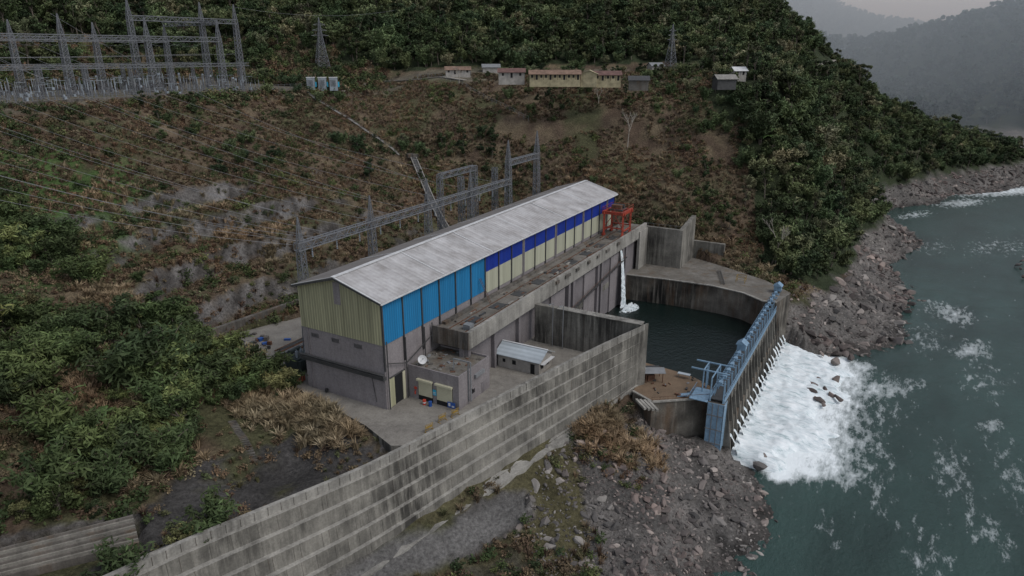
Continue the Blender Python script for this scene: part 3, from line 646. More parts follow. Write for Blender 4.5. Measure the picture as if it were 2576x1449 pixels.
for i in range(4): mb.beam(c+Vector((i*.75,-i*.2,.5)),c+Vector((i*.75+1.2,-i*.2-3.4,.25)),.5,'conc_l',.45)
mb.build("concrete_beam_stack")
mb=MB(); c=fix(1720,950,-5)
mb.wbox(c+Vector((0,0,.9)),2.6,1.,.1,'shedroof',-.5)
for e in (-1,1): mb.beam(c+Vector((e,-.5*e,0)),c+Vector((e,-.5*e,.9)),.1,'steel')
mb.build("steel_bench_frame")
mb=MB()
p,q=fix(1640,1012,-5),fix(1800,1002,-5)
for i in range(9):
    a=p.lerp(q,i/8); mb.beam(a+Vector((0,.2,0)),a+Vector((0,.2,1.)),.05,'rust')
mb.beam(p+Vector((0,.2,1)),q+Vector((0,.2,1)),.05,'rust'); mb.beam(p+Vector((0,.2,.5)),q+Vector((0,.2,.5)),.04,'rust'); mb.build("platform_railing")
mb=MB()
for i in range(26): c=fix(random.uniform(1640,1780),random.uniform(950,995),-5); mb.wbox(c,random.uniform(.3,1.3),random.uniform(.1,.4),random.uniform(.08,.35),random.choice(['rust','steel','conc_d','steel_d']),random.random()*3)
mb.build("platform_debris")
# ------------------------------------------------------------------ weir with gate bridge
wr=empty("gated_weir"); mb=MB(); s0,s1,NG=41.5,105.5,20
mb.box(s0,s1,47.2,51.,-20,-10.2,'poolw')
st=(s1-s0)/NG
for i in range(NG+1):
    s=s0+i*st
    mb.hexa([L(s-.2,47,-18),L(s+.2,47,-18),L(s+.2,52.4,-18),L(s-.2,52.4,-18),L(s-.2,47,-4.2),L(s+.2,47,-4.2),L(s+.2,50.3,-4.6),L(s-.2,50.3,-4.6)],'conc')
mb.build("piers",wr); mb=MB()
for i in range(NG):
    s=s0+i*st; mb.box(s+.25,s+st-.25,48,48.2,-10.2,-5,'sky_paint'); 
    for z in (-9.4,-8,-6.6): mb.box(s+.3,s+st-.3,48.2,48.45,z,z+.15,'sky_paint')
    mb.box(s+.25,s+st-.25,49.6,50.1,-6.2,-4.4,'conc')
mb.build("gates",wr); mb=MB()
for t in (47.3,50.): mb.beam(L(s0-2,t,-3.9),L(s1+1,t,-3.9),.2,'sky_paint',.6)
mb.box(s0-2,s1+1,47.4,49.9,-3.8,-3.65,'steel_d')
for t in (47.25,50.05):
    mb.beam(L(s0-2,t,-2.5),L(s1+1,t,-2.5),.08,'sky_paint'); mb.beam(L(s0-2,t,-3.1),L(s1+1,t,-3.1),.06,'sky_paint')
    for i in range(2*NG+1): s=s0+i*st/2; mb.beam(L(s,t,-3.7),L(s,t,-2.5),.07,'sky_paint')
for i in range(NG+1):
    s=s0+i*st
    for e in (-.5,.5):
        mb.beam(L(s+e,47.7,-3.7),L(s+e,47.9,-1.2),.13,'sky_paint'); mb.beam(L(s+e,49.6,-3.7),L(s+e,49.4,-1.2),.13,'sky_paint'); mb.beam(L(s+e,47.7,-1.2),L(s+e,49.6,-1.2),.16,'sky_paint')
    mb.box(s-.5,s+.5,48.3,49.0,-1.1,-.6,'sky_paint')
    mb.beam(L(s,48.6,-.8),L(s+st,48.6,-.8),.09,'sky_paint')
for s in (60,105):
    mb.box(s-.9,s+.9,47.8,49.6,-.9,.4,'sky_paint')
    mb.add([L(s-1.2,47.5,.4),L(s+1.2,47.5,.4),L(s+1.2,48.7,1.3),L(s-1.2,48.7,1.3),L(s-1.2,49.9,.4),L(s+1.2,49.9,.4)],[(0,1,2,3),(3,2,5,4),(0,3,4),(1,5,2)],'sky_paint')
mb.build("hoist_bridge",wr); mb=MB()
mb.box(39.,41.4,47.,50.2,-18,-4.3,'conc_d'); mb.box(38.9,38.997,47.1,50.1,-16,-4.3,'sky_paint'); mb.box(38.9,41.4,50.2,50.3,-16,-4.3,'sky_paint')
for z in (-13,-10,-7): mb.box(38.8,38.897,47,50.2,z,z+.2,'steel')
for t in (48,49.1): mb.box(38.8,38.897,t,t+.15,-15.8,-4.4,'steel')
for s,t in ((39.5,47.3),(39.5,49.8),(44.5,45.2),(44.5,47.3)): mb.beam(L(s,t,-4.2),L(s,t,.6),.25,'sky_paint')
for s,t in ((46.5,45.),(46.5,47.3),(42.5,45)): mb.beam(L(s,t,-4.5),L(s,t,.6),.22,'sky_paint')
mb.beam(L(46.5,42.5,.6),L(46.5,50,.6),.25,'sky_paint'); mb.beam(L(42.5,42.5,.6),L(42.5,50,.6),.25,'sky_paint'); mb.beam(L(42.5,45,.6),L(46.5,45,.6),.2,'sky_paint'); mb.beam(L(39.5,47.3,.6),L(46.5,47.3,.6),.2,'sky_paint')
mb.box(38.6,44,43.5,47,-4.3,-4.15,'sky_paint')
for k in range(8): mb.box(39.5,41,42.7-k*.3,43-k*.3,-4.4-k*.1,-4.3-k*.1,'sky_paint')
for s in np.arange(38.6,44,.9): mb.beam(L(s,43.5,-4.2),L(s,43.5,-3.1),.06,'sky_paint')
mb.beam(L(38.6,43.5,-3.1),L(44,43.5,-3.1),.07,'sky_paint')
mb.build("end_tower",wr)
mb=MB()
for i in range(NG):
    s=s0+(i+.5)*st; vs=[]; fs=[]; z0_=-12-random.uniform(0,.8)
    for j in range(9):
        f=j/8; z=z0_-3.8*f*f-.3*f; t=50.9+2.2*f; hw=.5*(1-.4*f)
        for g in (-1,-.3,.3,1): vs.append(L(s+g*hw+random.uniform(-.15,.15),t+random.uniform(-.15,.15),z+random.uniform(-.1,.1)))
    for j in range(8):
        for g in range(3): a=j*4+g; fs.append((a,a+1,a+5,a+4))
    mb.add(vs,fs,'foam')
mb.build("spill_jets",wr,True)
ss=np.arange(42,107,.5); ts=np.arange(51.8,84,.5); SS,TT=np.meshgrid(ss,ts,indexing='ij')
AX=P0.x+A.x*SS+Bv.x*TT; AY=P0.y+A.y*SS+Bv.y*TT
ext=68.5+2.5*np.sin(SS*.09)+ (fbm(SS,TT*.6,7,301)-.5)*14 -np.clip((50-SS)/4,0,2)*3-np.clip((SS-98)/4,0,3)*4
f=np.clip((TT-51.5)/(ext-51.5),0,1.3)
AZ=-15.3-1.9*f-2.2*np.clip(f-.75,0,1)*3+(fbm(AX,AY,5,305)-.5)*1.4+(fbm(AX,AY,1.3,309)-.5)*.8
AZ-=np.clip((43.5-SS)/1.5,0,1)*2+np.clip((SS-105)/1.5,0,1)*2
gridmesh("weir_white_water",np.stack([AX,AY,AZ],-1).reshape(-1,3),gridF(SS.shape),M['foam'])
# ------------------------------------------------------------------ takeoff gantries behind the hall
tg=empty("transmission_takeoff_gantry"); mb=MB(); ro=math.atan2(A.y,A.x)
for s,z1 in [(9,30),(30,30.5),(51,31),(70.5,30)]:
    mb.lattice(L(s,-27),0,23.5,2.,1.2,14,.12,'steel_y',ro); mb.lattice(L(s,-27),23.5,z1,1.2,.1,4,.1,'steel_y',ro)
mb.truss(L(8,-27,24.2),L(92,-27,24.2),1.3,1.5,52,.13,'steel_y')
for s,z1 in ((91,36),(109,37)):
    mb.lattice(L(s,-27),0,z1-6,2.2,1.3,18,.14,'steel_y',ro); mb.lattice(L(s,-27),z1-6,z1,1.3,.1,5,.12,'steel_y',ro)
mb.truss(L(91,-27,29.5),L(109,-27,29.5),1.3,1.5,12,.14,'steel_y')
for s,t in ((72,-38),(90,-38),(72,-31),(90,-31)): mb.lattice(L(s,t),0,28,1.6,1.2,12,.13,'steel_y',ro)
mb.truss(L(72,-38,27.5),L(90,-38,27.5),1.2,1.4,10,.13,'steel_y')
mb.build("lattice",tg)
mb=MB()
for s in range(12,92,7):
    for k in range(6): mb.tube(L(s,-27,23.2-k*.35),L(s,-27,23.0-k*.35),.16,'insul',n=6)
mb.build("insulators",tg)
# ------------------------------------------------------------------ backyard
def transformer(s,t,k,name="power_transformer"):
    mb=MB(); mb.box(s-2.,s+2.,t-1.4,t+1.4,.3,3.2,k); mb.box(s-2.3,s+2.3,t-1.6,t+1.6,0.01,.3,'conc_l')
    for i in range(9): mb.box(s-1.9+i*.45,s-1.75+i*.45,t-2.2,t-1.42,.7,2.9,k); mb.box(s-1.9+i*.45,s-1.75+i*.45,t+1.42,t+2.2,.7,2.9,k)
    mb.tube(L(s-1.8,t-.8,4.2),L(s+1.,t-.8,4.2),.45,k,n=14); mb.beam(L(s-1,t-.8,3.2),L(s-1,t-.8,3.9),.2,k)
    for i in range(3):
        p=L(s-1.2+i*1.2,t+.6,3.2); mb.tube(p,p+Vector((0,0,1.7)),.17,'insul',.08)
        for j in range(6): mb.tube(p+Vector((0,0,.2+j*.22)),p+Vector((0,0,.28+j*.22)),.27,'insul',n=10)
    mb.build(name)
for s,t in ((4.5,-25.5),(22,-23.8),(36,-23.8),(50,-23.8),(64,-23.8),(78,-23.8)): transformer(s,t,'trafo')
for s,t,r in ((-2,-46,1.5),(3,-48,1.4)):
    mb=MB(); mb.tube(L(s,t,1.7),L(s,t+5.5,1.7),r,'trafo',n=20); mb.tube(L(s,t+5.5,1.7),L(s,t+5.9,1.7),r,'trafo',r*.5,n=20)
    for e in (1,4.4): mb.box(s-1.3,s+1.3,t+e-.2,t+e+.2,0.01,.9,'steel')
    mb.tube(L(s,t+3,3.1),L(s,t+3,4),.3,'trafo'); mb.build("storage_tank")
mb=MB(); vs=[];n=8;s,t=-3.5,-36
for a in range(n+1):
    for b_ in range(n+1):
        e=min(a,b_,n-a,n-b_)/(n/2); vs.append(L(s+a*.3,t+b_*.35,.05+.9*e+random.uniform(-.12,.12)*(e>0)))
mb.add(vs,[(a*(n+1)+b_,(a+1)*(n+1)+b_,(a+1)*(n+1)+b_+1,a*(n+1)+b_+1) for a in range(n) for b_ in range(n)],'bluep'); mb.build("blue_tarpaulin_heap")
mb=MB(); mb.box(-3,1.,-23.2,-20.7,.35,.5,'rust')
for q in ((-3,1.,-23.2,-23.1),(-3,1.,-20.8,-20.7),(-3,-2.9,-23.1,-20.8),(.9,1.,-23.1,-20.8)): mb.box(q[0],q[1],q[2],q[3],.5,1.7,'rust')
for s in np.arange(-2.9,1.,.6): mb.box(s,s+.1,-23.3,-23.203,.5,1.7,'red'); mb.box(s,s+.1,-20.697,-20.6,.5,1.7,'red')
mb.box(-2.6,.6,-22.6,-21.4,.5,1.5,'conc_d'); mb.build("scrap_skip")
mb=MB()
for i in range(14): mb.tube(L(8+random.uniform(-1,1),-33-i*.28,.15+random.random()*.3),L(17+random.uniform(-1,1),-33-i*.28,.15+random.random()*.3),.13,random.choice(['steel_d','rust','steel','rust']))
mb.build("pipe_stack")
mb=MB()
for i in range(60):
    s=random.uniform(-3,14); t=random.uniform(-49,-39); mb.wbox(L(s,t,0.01),random.uniform(.3,1.4),random.uniform(.3,1.),random.uniform(.2,.9),random.choice(['rust','steel_d','trafo','steel_d','conc_d','conc_d','bluep']),random.random()*3)
mb.build("scrap_material_pile")
mb=MB(); mb.hexa([L(4,-53,-1),L(60,-47,-1),L(60,-48,-1),L(4,-54,-1),L(4,-53,2.6),L(60,-47,3.),L(60,-48,3.),L(4,-54,2.6)],'conc_d'); mb.hexa([L(17,-30,0),L(60,-29,0),L(60,-29.5,0),L(17,-30.5,0),L(17,-30,3.2),L(60,-29,3.2),L(60,-29.5,3.2),L(17,-30.5,3.2)],'conc_d'); mb.build("backyard_retaining_wall")
# ------------------------------------------------------------------ hillside cableway & stairs
def follow(a,b_,n,off=.0):
    P=[a.lerp(b_,i/n) for i in range(n+1)]
    return [Vector((p.x,p.y,float(zat(p.x,p.y))+off)) for p in P]
def smoothz(P):
    for _ in range(6):
        z=[p.z for p in P]
        for i in range(1,len(P)-1): P[i].z=max(P[i].z,(z[i-1]+z[i+1])/2)
    return P
mb=MB(); a=G(1038,402); b_=L(88,-38,3)
P=smoothz(follow(a,b_,24,1.2)); x=(b_-a).cross(Vector((0,0,1))).normalized()
for i in range(24):
    for e in (-1.,1.): mb.beam(P[i]+x*e,P[i+1]+x*e,.4,'rail',.35)
    mb.beam(P[i],P[i+1],1.2,'steel_d',.1)
    mb.beam(P[i]-x*1.,P[i]+x*1.,.2,'rail',.2)
    for e in (-1.,1.): mb.beam(P[i]+x*e,P[i]+x*e-Vector((0,0,2.2)),.16,'rail')
mb.wbox(P[0]-Vector((0,0,1)),4,3,1.3,'conc_d',.3)
mb.build("inclined_cable_rack")
mb=MB(); a=G(778,240); b_=G(1005,392)
P=smoothz(follow(a,b_,40,.35)); x=(b_-a).cross(Vector((0,0,1))).normalized()
for i in range(40):
    mb.beam(P[i],P[i+1],1.0,'rail',.2); mb.beam(P[i]+x*.6,P[i]+x*.6+Vector((0,0,1)),.06,'steel'); mb.beam(P[i]+x*.6+Vector((0,0,1)),P[i+1]+x*.6+Vector((0,0,1)),.06,'steel')
mb.build("hillside_stairway")
mb=MB(); a=G(585,1065); b_=G(640,1165); P=follow(a,b_,22,.1)
for p in P: mb.wbox(p-Vector((0,0,.2)),1.3,.3,.26,'conc_d',.3)
mb.build("concrete_steps")
mb=MB(); NR=9
for k in range(NR):
    f=k/NR; f1=(k+1)/NR; z=-.6-3.2*f
    def rp(ff,e): 
        a=fix(-60,1400,-1).xy.lerp(fix(-60,1475,-4).xy,ff); b2=fix(335,1300,-1).xy.lerp(fix(352,1372,-4).xy,ff); return a.lerp(b2,e)
    p0=rp(f,0);q0=rp(f1,0);q1=rp(f1,1);p1=rp(f,1)
    mb.hexa([(p0.x,p0.y,z-3),(q0.x,q0.y,z-3),(q1.x,q1.y,z-3),(p1.x,p1.y,z-3),(p0.x,p0.y,z),(q0.x,q0.y,z),(q1.x,q1.y,z),(p1.x,p1.y,z)],'conc' if k%2 else 'conc_d')
mb.build("stepped_revetment")
mb=MB()
P=[WT[i].lerp(WT[i+1],j/4) for i in range(4,8) for j in range(4)]
n_=WT[6]-WB[6]; n_.z=0; n_.normalize()
for i in range(len(P)-1):
    for o,w_,z,k in ((1.6,.3,-3.6,'conc_l'),(3.6,.35,-3.4,'conc_l')):
        a=P[i]+n_*o; b_=P[i+1]+n_*o; a=Vector((a.x,a.y,z)); b_=Vector((b_.x,b_.y,z)); mb.beam(a,b_,w_,k,1.6)
mb.build("drainage_channel")
# ------------------------------------------------------------------ switchyard
E0=Vector((-151,210)); E1=Vector((-90,301)); ed=(E1-E0).normalized(); en=Vector((-ed.y,ed.x))
def Y_(e,n_,z=0.): p=E0+ed*e+en*n_; return Vector((p.x,p.y,45.2+z))
sw=empty("switchyard_gantry_structure"); mb=MB(); yr=math.atan2(ed.y,ed.x)
def gcol(e,n_,h,pk): mb.lattice(Y_(e,n_),45.,45.2+h,2.4,1.5,14,.17,'steel_y',yr); mb.lattice(Y_(e,n_),45.2+h,45.2+h+pk,1.5,.15,4,.14,'steel_y',yr)
for e in (-55,-27,2,32,62,92): gcol(e,24,20,7)
mb.truss(Y_(-70,24,19.5),Y_(92,24,19.5),1.6,1.7,60,.17,'steel_y')
for e in (-55,-27,2,32,62,92): gcol(e,62,20,6)
mb.truss(Y_(-70,62,19.5),Y_(92,62,19.5),1.6,1.7,60,.17,'steel_y')
for e in (62,92,108): gcol(e,34,27,7)
mb.truss(Y_(62,34,27),Y_(108,34,27),1.5,1.7,20,.17,'steel_y'); mb.truss(Y_(92,24,26),Y_(92,62,26),1.4,1.6,14,.17,'steel_y')
for n_ in (12,45): mb.truss(Y_(-60,n_,10),Y_(96,n_,10),1.,1.1,60,.13,'steel_y')
for e in range(-58,98,15):
    for n_ in (12,45): mb.lattice(Y_(e,n_),45,55.5,1.1,.9,6,.12,'steel_y',yr)
mb.build("lattice",sw)
mb=MB()
for e in np.arange(-62,98,2.2):
    for n_,h in ((4,3.),(9,4.2),(15,5),(20,4.5),(29,5.),(36,4),(42,5),(52,4.5)):
        if random.random()<.15: continue
        p=Y_(e+random.uniform(-.5,.5),n_+random.uniform(-.4,.4)); hh_=h+random.uniform(-.8,1.2)
        mb.beam(p,p+Vector((0,0,hh_*.6)),.22,'steel_y'); mb.tube(p+Vector((0,0,hh_*.6)),p+Vector((0,0,hh_*1.1)),.16,random.choice(['insul','steel','steel_d']),.1,n=6)
        r=random.random()
        if r<.25: q=Y_(e+3,n_); mb.beam(p+Vector((0,0,hh_*1.1)),Vector((q.x,q.y,p.z+hh_*1.1)),.1,'insul')
        elif r<.36: mb.wbox(p+Vector((.8,0,0)),.8,.6,1.3,'insul',yr)
        elif r<.42: mb.tube(p+Vector((0,0,hh_*1.1)),p+Vector((0,0,hh_*1.1+.7)),.45,'insul',.4,n=8)
mb.build("switchgear_equipment")
mb=MB()
for e in np.arange(-70,118,3.): mb.beam(Y_(e,1.,-.3),Y_(e,1.,2.2),.1,'steel_y')
for z in (.6,1.3,2.1): mb.beam(Y_(-70,1.,z),Y_(118,1.,z),.06,'steel_y')
mb.beam(Y_(-70,1.,0.),Y_(118,1.,0.),.4,'conc_d',1.); mb.build("switchyard_fence")
for i,a_ in enumerate((783,812,840)):
    p=fix(a_,218,46.); mb=MB(); mb.wbox(p-Vector((0,0,1.5)),3.3,2.4,5.2,'insul',.2); mb.wbox(p+Vector((0,0,3.7)),3.6,2.7,.25,'white',.2)
    for k in range(6): mb.wbox(p+Vector((-1.3+k*.5,-1.4,.4)),.12,.4,2.6,'steel',.2)
    mb.wbox(p+Vector((2.1,0,0)),.6,1.6,2.,'cyan',.2); mb.build("auxiliary_transformer_cabinet")
def pylon(base,h,wb,name="lattice_pylon"):
    mb=MB(); z0=base.z-1
    mb.lattice(base,z0,z0+h*.62,wb,wb*.32,7,.16,'steel_y',.6); mb.lattice(base,z0+h*.62,z0+h,wb*.32,.2,6,.13,'steel_y',.6)
    for z,l in ((.66,wb*.7),(.76,wb*.6),(.86,wb*.5)):
        c=Vector((base.x,base.y,z0+h*z)); d=Vector((math.cos(.6),math.sin(.6),0))
        for e in (-1,1):
            mb.beam(c,c+d*l*e,.14,'steel_y'); mb.beam(c+Vector((0,0,h*.04)),c+d*l*e,.1,'steel_y')
    mb.build(name)
pb=G(812,172); pylon(pb,24 if pb.y<400 else 34,6.); pb=G(1686,170); pylon(pb,20,4.5)
cu=bpy.data.curves.new("transmission_lines",'CURVE'); cu.dimensions='3D'; cu.bevel_depth=.033; cu.bevel_resolution=0
def wire(p,q,sag):
    sp=cu.splines.new('POLY'); n=18; sp.points.add(n)
    for i in range(n+1): f=i/n; r=Vector(p).lerp(Vector(q),f); sp.points[i].co=(r.x,r.y,r.z-sag*4*f*(1-f),1)
for k,s in enumerate((12,16,20,26,33,40,47,61,75,88)):
    e=-64+k*10; wire(L(s,-27,24),Y_(e-6,24,19),5)
for k,s in enumerate((9,30,51)): wire(L(s,-27,30),Y_(-50+k*40,24,27),4)
for k in range(3): wire(L(10+k*3,-27,24),Vector((-170,120+k*10,62)),6)
for e in range(-60,92,10): wire(Y_(e,24,19.5),Y_(e,62,19.5),2.5)
for n_ in (14,30,40): wire(Y_(-65,n_,14),Y_(92,n_,14),1)
wire(Y_(108,34,33),Vector((-60,380,80)),3)
cu.materials.append(M['wire']); wo=bpy.data.objects.new("transmission_lines",cu); scene.collection.objects.link(wo)
# ------------------------------------------------------------------ settlement on the terrace
houses_xy=[]
def house(a,b_,z,Lx,Ly,h,rot,kw,kr,name,wins=0):
    p=fix(a,b_,z); houses_xy.append((p.x,p.y,Lx)); e=empty(name); cs,sn=math.cos(rot),math.sin(rot)
    Q=lambda x,y,zz: Vector((p.x+x*cs-y*sn,p.y+x*sn+y*cs,z+zz))
    mb=MB(); mb.wbox(Q(0,0,-2.5),Lx,Ly,h+2.5,kw,rot)
    for x in (-Lx/2,Lx/2-.2): mb.add([Q(x,-Ly/2,h),Q(x,Ly/2,h),Q(x,0,h+1.1),Q(x+.2,-Ly/2,h),Q(x+.2,Ly/2,h),Q(x+.2,0,h+1.1)],[(0,1,2),(5,4,3),(0,2,5,3),(1,4,5,2)],kw)
    mb.build("walls",e); mb=MB()
    for sg in (-1,1):
        y0=sg*(Ly/2+.6); vs=[Q(-Lx/2-.5,y0,h-.25),Q(Lx/2+.5,y0,h-.25),Q(Lx/2+.5,0,h+1.25),Q(-Lx/2-.5,0,h+1.25)]; mb.hexa([*vs,*[v+Vector((0,0,.12)) for v in vs]],kr)
    mb.build("roof",e); mb=MB()
    for i in range(wins):
        x=-Lx/2+(i+.5)*Lx/wins; dd=(i%3==1); mb.wbox(Q(x,-Ly/2-.03,.05 if dd else .8),.8,.05,1.8 if dd else 1.,'dark',rot); 
        mb.wbox(Q(x+Lx/wins/2,-Ly/2-.04,0),.15,.07,h-.3,'steel' if kw!='ywall' else 'rust',rot)
    if wins: mb.build("windows_doors",e)
house(1152,186,50.5,11,5,2.,.1,'wallw','oroof',"tin_roof_house",4)
house(1287,195,50.5,10,5,2.2,.0,'wallw','rroof',"white_walled_house",3)
house(1395,200,50,19,5,2.2,.02,'ywall','oroof',"yellow_barrack_building",11)
house(1482,201,49.8,6,6,2.4,1.4,'ywall','ywall',"yellow_gabled_house",2)
house(1526,202,49.6,10,5,2.2,.05,'ywall','rroof',"red_roof_building",5)
house(1606,209,49,7,5,1.3,-.1,'conc_d','steel_d',"low_shed",0)
house(1856,188,51.5,5,4,1.7,.2,'wallw','white',"small_cabin",2)
house(1822,206,50.,7,4,1.2,.2,'steel_d','rail',"small_cabin",0)
house(1868,154,54.,7,5,2.2,.2,'wallw','oroof',"small_cabin",0)
house(1235,180,51,8,5,2.2,.1,'wallw','steel',"small_cabin",0)
house(1648,176,52,6,5,2.,.3,'wallw','steel',"small_cabin",0)
mb=MB()
fa=fix(1050,196,48.6); fb=fix(1330,208,48.6)
for i in range(28): p=fa.lerp(fb,i/27); p.z=float(zat(p.x,p.y)); mb.beam(p,p+Vector((0,0,2)),.1,'steel'); q=fa.lerp(fb,min(1,(i+1)/27)); q.z=float(zat(q.x,q.y)); mb.beam(p+Vector((0,0,1.9)),q+Vector((0,0,1.9)),.07,'steel'); mb.beam(p+Vector((0,0,1)),q+Vector((0,0,1)),.05,'steel')
mb.build("terrace_fence")
roads=[]
def road(pts,w,name):
    mb=MB(); P=[G(a,b_) for a,b_ in pts]; Q=[]
    for i in range(len(P)-1):
        for j in range(12): p=P[i].lerp(P[i+1],j/12); Q.append(Vector((p.x,p.y,float(zat(p.x,p.y))+.25)))
    for i in range(len(Q)-1): mb.beam(Q[i],Q[i+1],w,'road',.3)
    roads.extend((p.x,p.y) for p in Q); mb.build(name)
road([(1670,178),(1760,173),(1850,160)],4,"dirt_road"); road([(2050,168),(2095,152),(2140,112)],4,"dirt_road"); road([(850,232),(960,205),(1060,200),(1180,204)],4,"dirt_road")
# ------------------------------------------------------------------ vegetation prototypes
def setattr_tint(me,tc):
    at=me.color_attributes.new("tint",'FLOAT_COLOR','POINT'); at.data.foreach_set("color",np.stack([tc,tc,tc,np.ones_like(tc)],1).astype(np.float32).ravel())
def leafmesh(name,pts,sizes,tints,mat,updir=.35,extra=None,shape=(1.,.6)):
    n=len(pts); d=rs.randn(n,3); d[:,2]=np.abs(d[:,2])+updir; d/=np.linalg.norm(d,axis=1)[:,None]
    r=rs.randn(n,3); x=np.cross(d,r); x/=np.linalg.norm(x,axis=1)[:,None]; y=np.cross(d,x)
    sx=sizes[:,None]*shape[0]; sy=sizes[:,None]*shape[1]
    V=np.stack([pts-x*sx,pts-y*sy,pts+x*sx,pts+y*sy],1).reshape(-1,3)
    F=np.arange(4*n).reshape(n,4).tolist(); tc=np.repeat(tints,4)
    Vl=V.tolist(); mi=[0]*n
    if extra: 
        o=len(Vl); Vl+=extra.v; F+= [tuple(o+j for j in f) for f in extra.f]; mi+=[1]*len(extra.f); tc=np.append(tc,np.ones(len(extra.v)))
    me=bpy.data.meshes.new(name); me.from_pydata(Vl,[],F); me.materials.append(M[mat]); me.materials.append(M['bark']); me.polygons.foreach_set("material_index",mi)
    setattr_tint(me,tc); me.update(); return me
def tree_proto(name,h,r,ncl,nl,ls,mat,flat=.7,low=.35):
    mb=MB(); mb.tube((0,0,-1.5),(0,0,h*.45),.28,'bark',.18,n=7); mb.tube((0,0,h*.45),(rs.randn()*.4,rs.randn()*.4,h*.85),.18,'bark',.05,n=6)
    P=[];S=[];T2=[]
    for i in range(ncl):
        a=rs.rand()*6.28; rr=r*math.sqrt(rs.rand())*.85; z=h*(low+(1-low)*rs.rand()*(1-.45*(rr/r)**2)); c=np.array((rr*math.cos(a),rr*math.sin(a),z*.93)); cr_=r*(.22+.22*rs.rand())
        mb.tube((0,0,h*.4),tuple(c),.09,'bark',.03,n=4)
        q=rs.randn(nl,3); q/=np.linalg.norm(q,axis=1)[:,None]; q*=(cr_*rs.rand(nl)**.4)[:,None]*(1+.35*rs.randn(nl)[:,None]*.5); q[:,2]*=flat
        P.append(c+q); S.append(ls*(.6+.8*rs.rand(nl))); t=.5+.9*rs.rand(); T2.append((t*(.8+.25*q[:,2]/cr_)*(.75+.5*rs.rand(nl))))  # random clump tone, plus painted shading: leaves darker low in each clump
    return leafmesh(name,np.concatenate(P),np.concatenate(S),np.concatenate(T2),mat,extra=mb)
def bamboo_proto(name,mat):
    mb=MB(); P=[];S=[];T2=[]
    for i in range(14):
        a=rs.rand()*6.28; h=7+4*rs.rand(); ln=1.5+2.5*rs.rand(); prev=Vector((math.cos(a)*.4,math.sin(a)*.4,-.5)); t0=.7+.9*rs.rand()
        for k in range(1,9):
            f=k/8; p=Vector((math.cos(a)*(.4+ln*f*f*1.2),math.sin(a)*(.4+ln*f*f*1.2),h*(f-.22*f**3))); mb.tube(prev,p,.07,'bark',n=4); prev=p
            if k>2:
                q=rs.randn(22,3)*.55; q[:,2]-=.2; P.append(np.array(p)+q); S.append(.38+.3*rs.rand(22)); T2.append(t0*(.75+.5*rs.rand(22)))
    return leafmesh(name,np.concatenate(P),np.concatenate(S),np.concatenate(T2),mat,extra=mb,shape=(1.3,.35))
def shrub_proto(name,r,h,n,ls,mat):
    ncl=6; P=[];S=[];T2=[]
    for i in range(ncl):
        a=rs.rand()*6.28; rr=r*.6*rs.rand(); c=np.array((rr*math.cos(a),rr*math.sin(a),h*(.25+.4*rs.rand()))); k=n//ncl
        q=rs.randn(k,3)*[r*.3,r*.3,h*.25]; P.append(c+q); S.append(ls*(.5+rs.rand(k))); T2.append((.55+.8*rs.rand())*(.75+.5*rs.rand(k)))
    return leafmesh(name,np.concatenate(P),np.concatenate(S),np.concatenate(T2),mat)
def tuft_proto(name,h,n,r,mat,wd=.05):
    V=[];F=[];tc=[]
    for i in range(n):
        a=rs.rand()*6.28; b0=np.array((math.cos(a),math.sin(a),0))*r*.3*rs.rand(); ln=h*(.6+.6*rs.rand()); lean=r*(.3+rs.rand()); pa=np.array((-math.sin(a),math.cos(a),0))*wd
        p1=b0+np.array((math.cos(a)*lean*.35,math.sin(a)*lean*.35,ln*.6)); p2=b0+np.array((math.cos(a)*lean,math.sin(a)*lean,ln*(.75+.25*rs.rand())))
        o=len(V); V+= [tuple(b0-pa-[0,0,.3]),tuple(b0+pa-[0,0,.3]),tuple(p1+pa*1.3),tuple(p1-pa*1.3),tuple(p2)]; F+=[(o,o+1,o+2,o+3),(o+3,o+2,o+4)]; tc+=[.6+.8*rs.rand()]*5
    me=bpy.data.meshes.new(name); me.from_pydata(V,[],F); me.materials.append(M[mat]); setattr_tint(me,np.array(tc)); return me
def rock_proto(name,seed):
    import bmesh
    bm=bmesh.new(); bmesh.ops.create_icosphere(bm,subdivisions=2,radius=.5); r=random.Random(seed)
    ax_=[Vector((r.uniform(-1,1),r.uniform(-1,1),r.uniform(-1,1))).normalized() for _ in range(11)]
    for v in bm.verts:
        for a_ in ax_:
            d=v.co.dot(a_)
            if d>.27: v.co-=a_*(d-.27)
        v.co.x*=1.6; v.co.z*=.7
        v.co+=Vector((r.uniform(-1,1),r.uniform(-1,1),r.uniform(-1,1)))*.02
    me=bpy.data.meshes.new(name); bm.to_mesh(me); bm.free(); me.materials.append(M['rocks']); setattr_tint(me,np.ones(len(me.vertices))); return me
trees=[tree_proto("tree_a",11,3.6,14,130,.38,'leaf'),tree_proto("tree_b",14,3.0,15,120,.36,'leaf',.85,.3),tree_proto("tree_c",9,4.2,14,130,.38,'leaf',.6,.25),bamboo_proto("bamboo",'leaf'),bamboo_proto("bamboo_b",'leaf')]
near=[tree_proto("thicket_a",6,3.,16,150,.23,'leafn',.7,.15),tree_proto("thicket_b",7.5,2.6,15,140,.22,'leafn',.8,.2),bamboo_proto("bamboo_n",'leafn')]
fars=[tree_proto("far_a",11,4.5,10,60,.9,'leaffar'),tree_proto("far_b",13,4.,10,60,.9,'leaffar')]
shr_g=[shrub_proto("shrub_g",1.3,1.6,150,.2,'leafn'),shrub_proto("shrub_h",1.,1.2,120,.18,'leafn')]
shr_d=[shrub_proto("bracken_a",1.2,.8,90,.2,'dry'),shrub_proto("bracken_b",1.,1.1,80,.18,'dry'),tuft_proto("tuft_d",1.3,26,.9,'dry')]
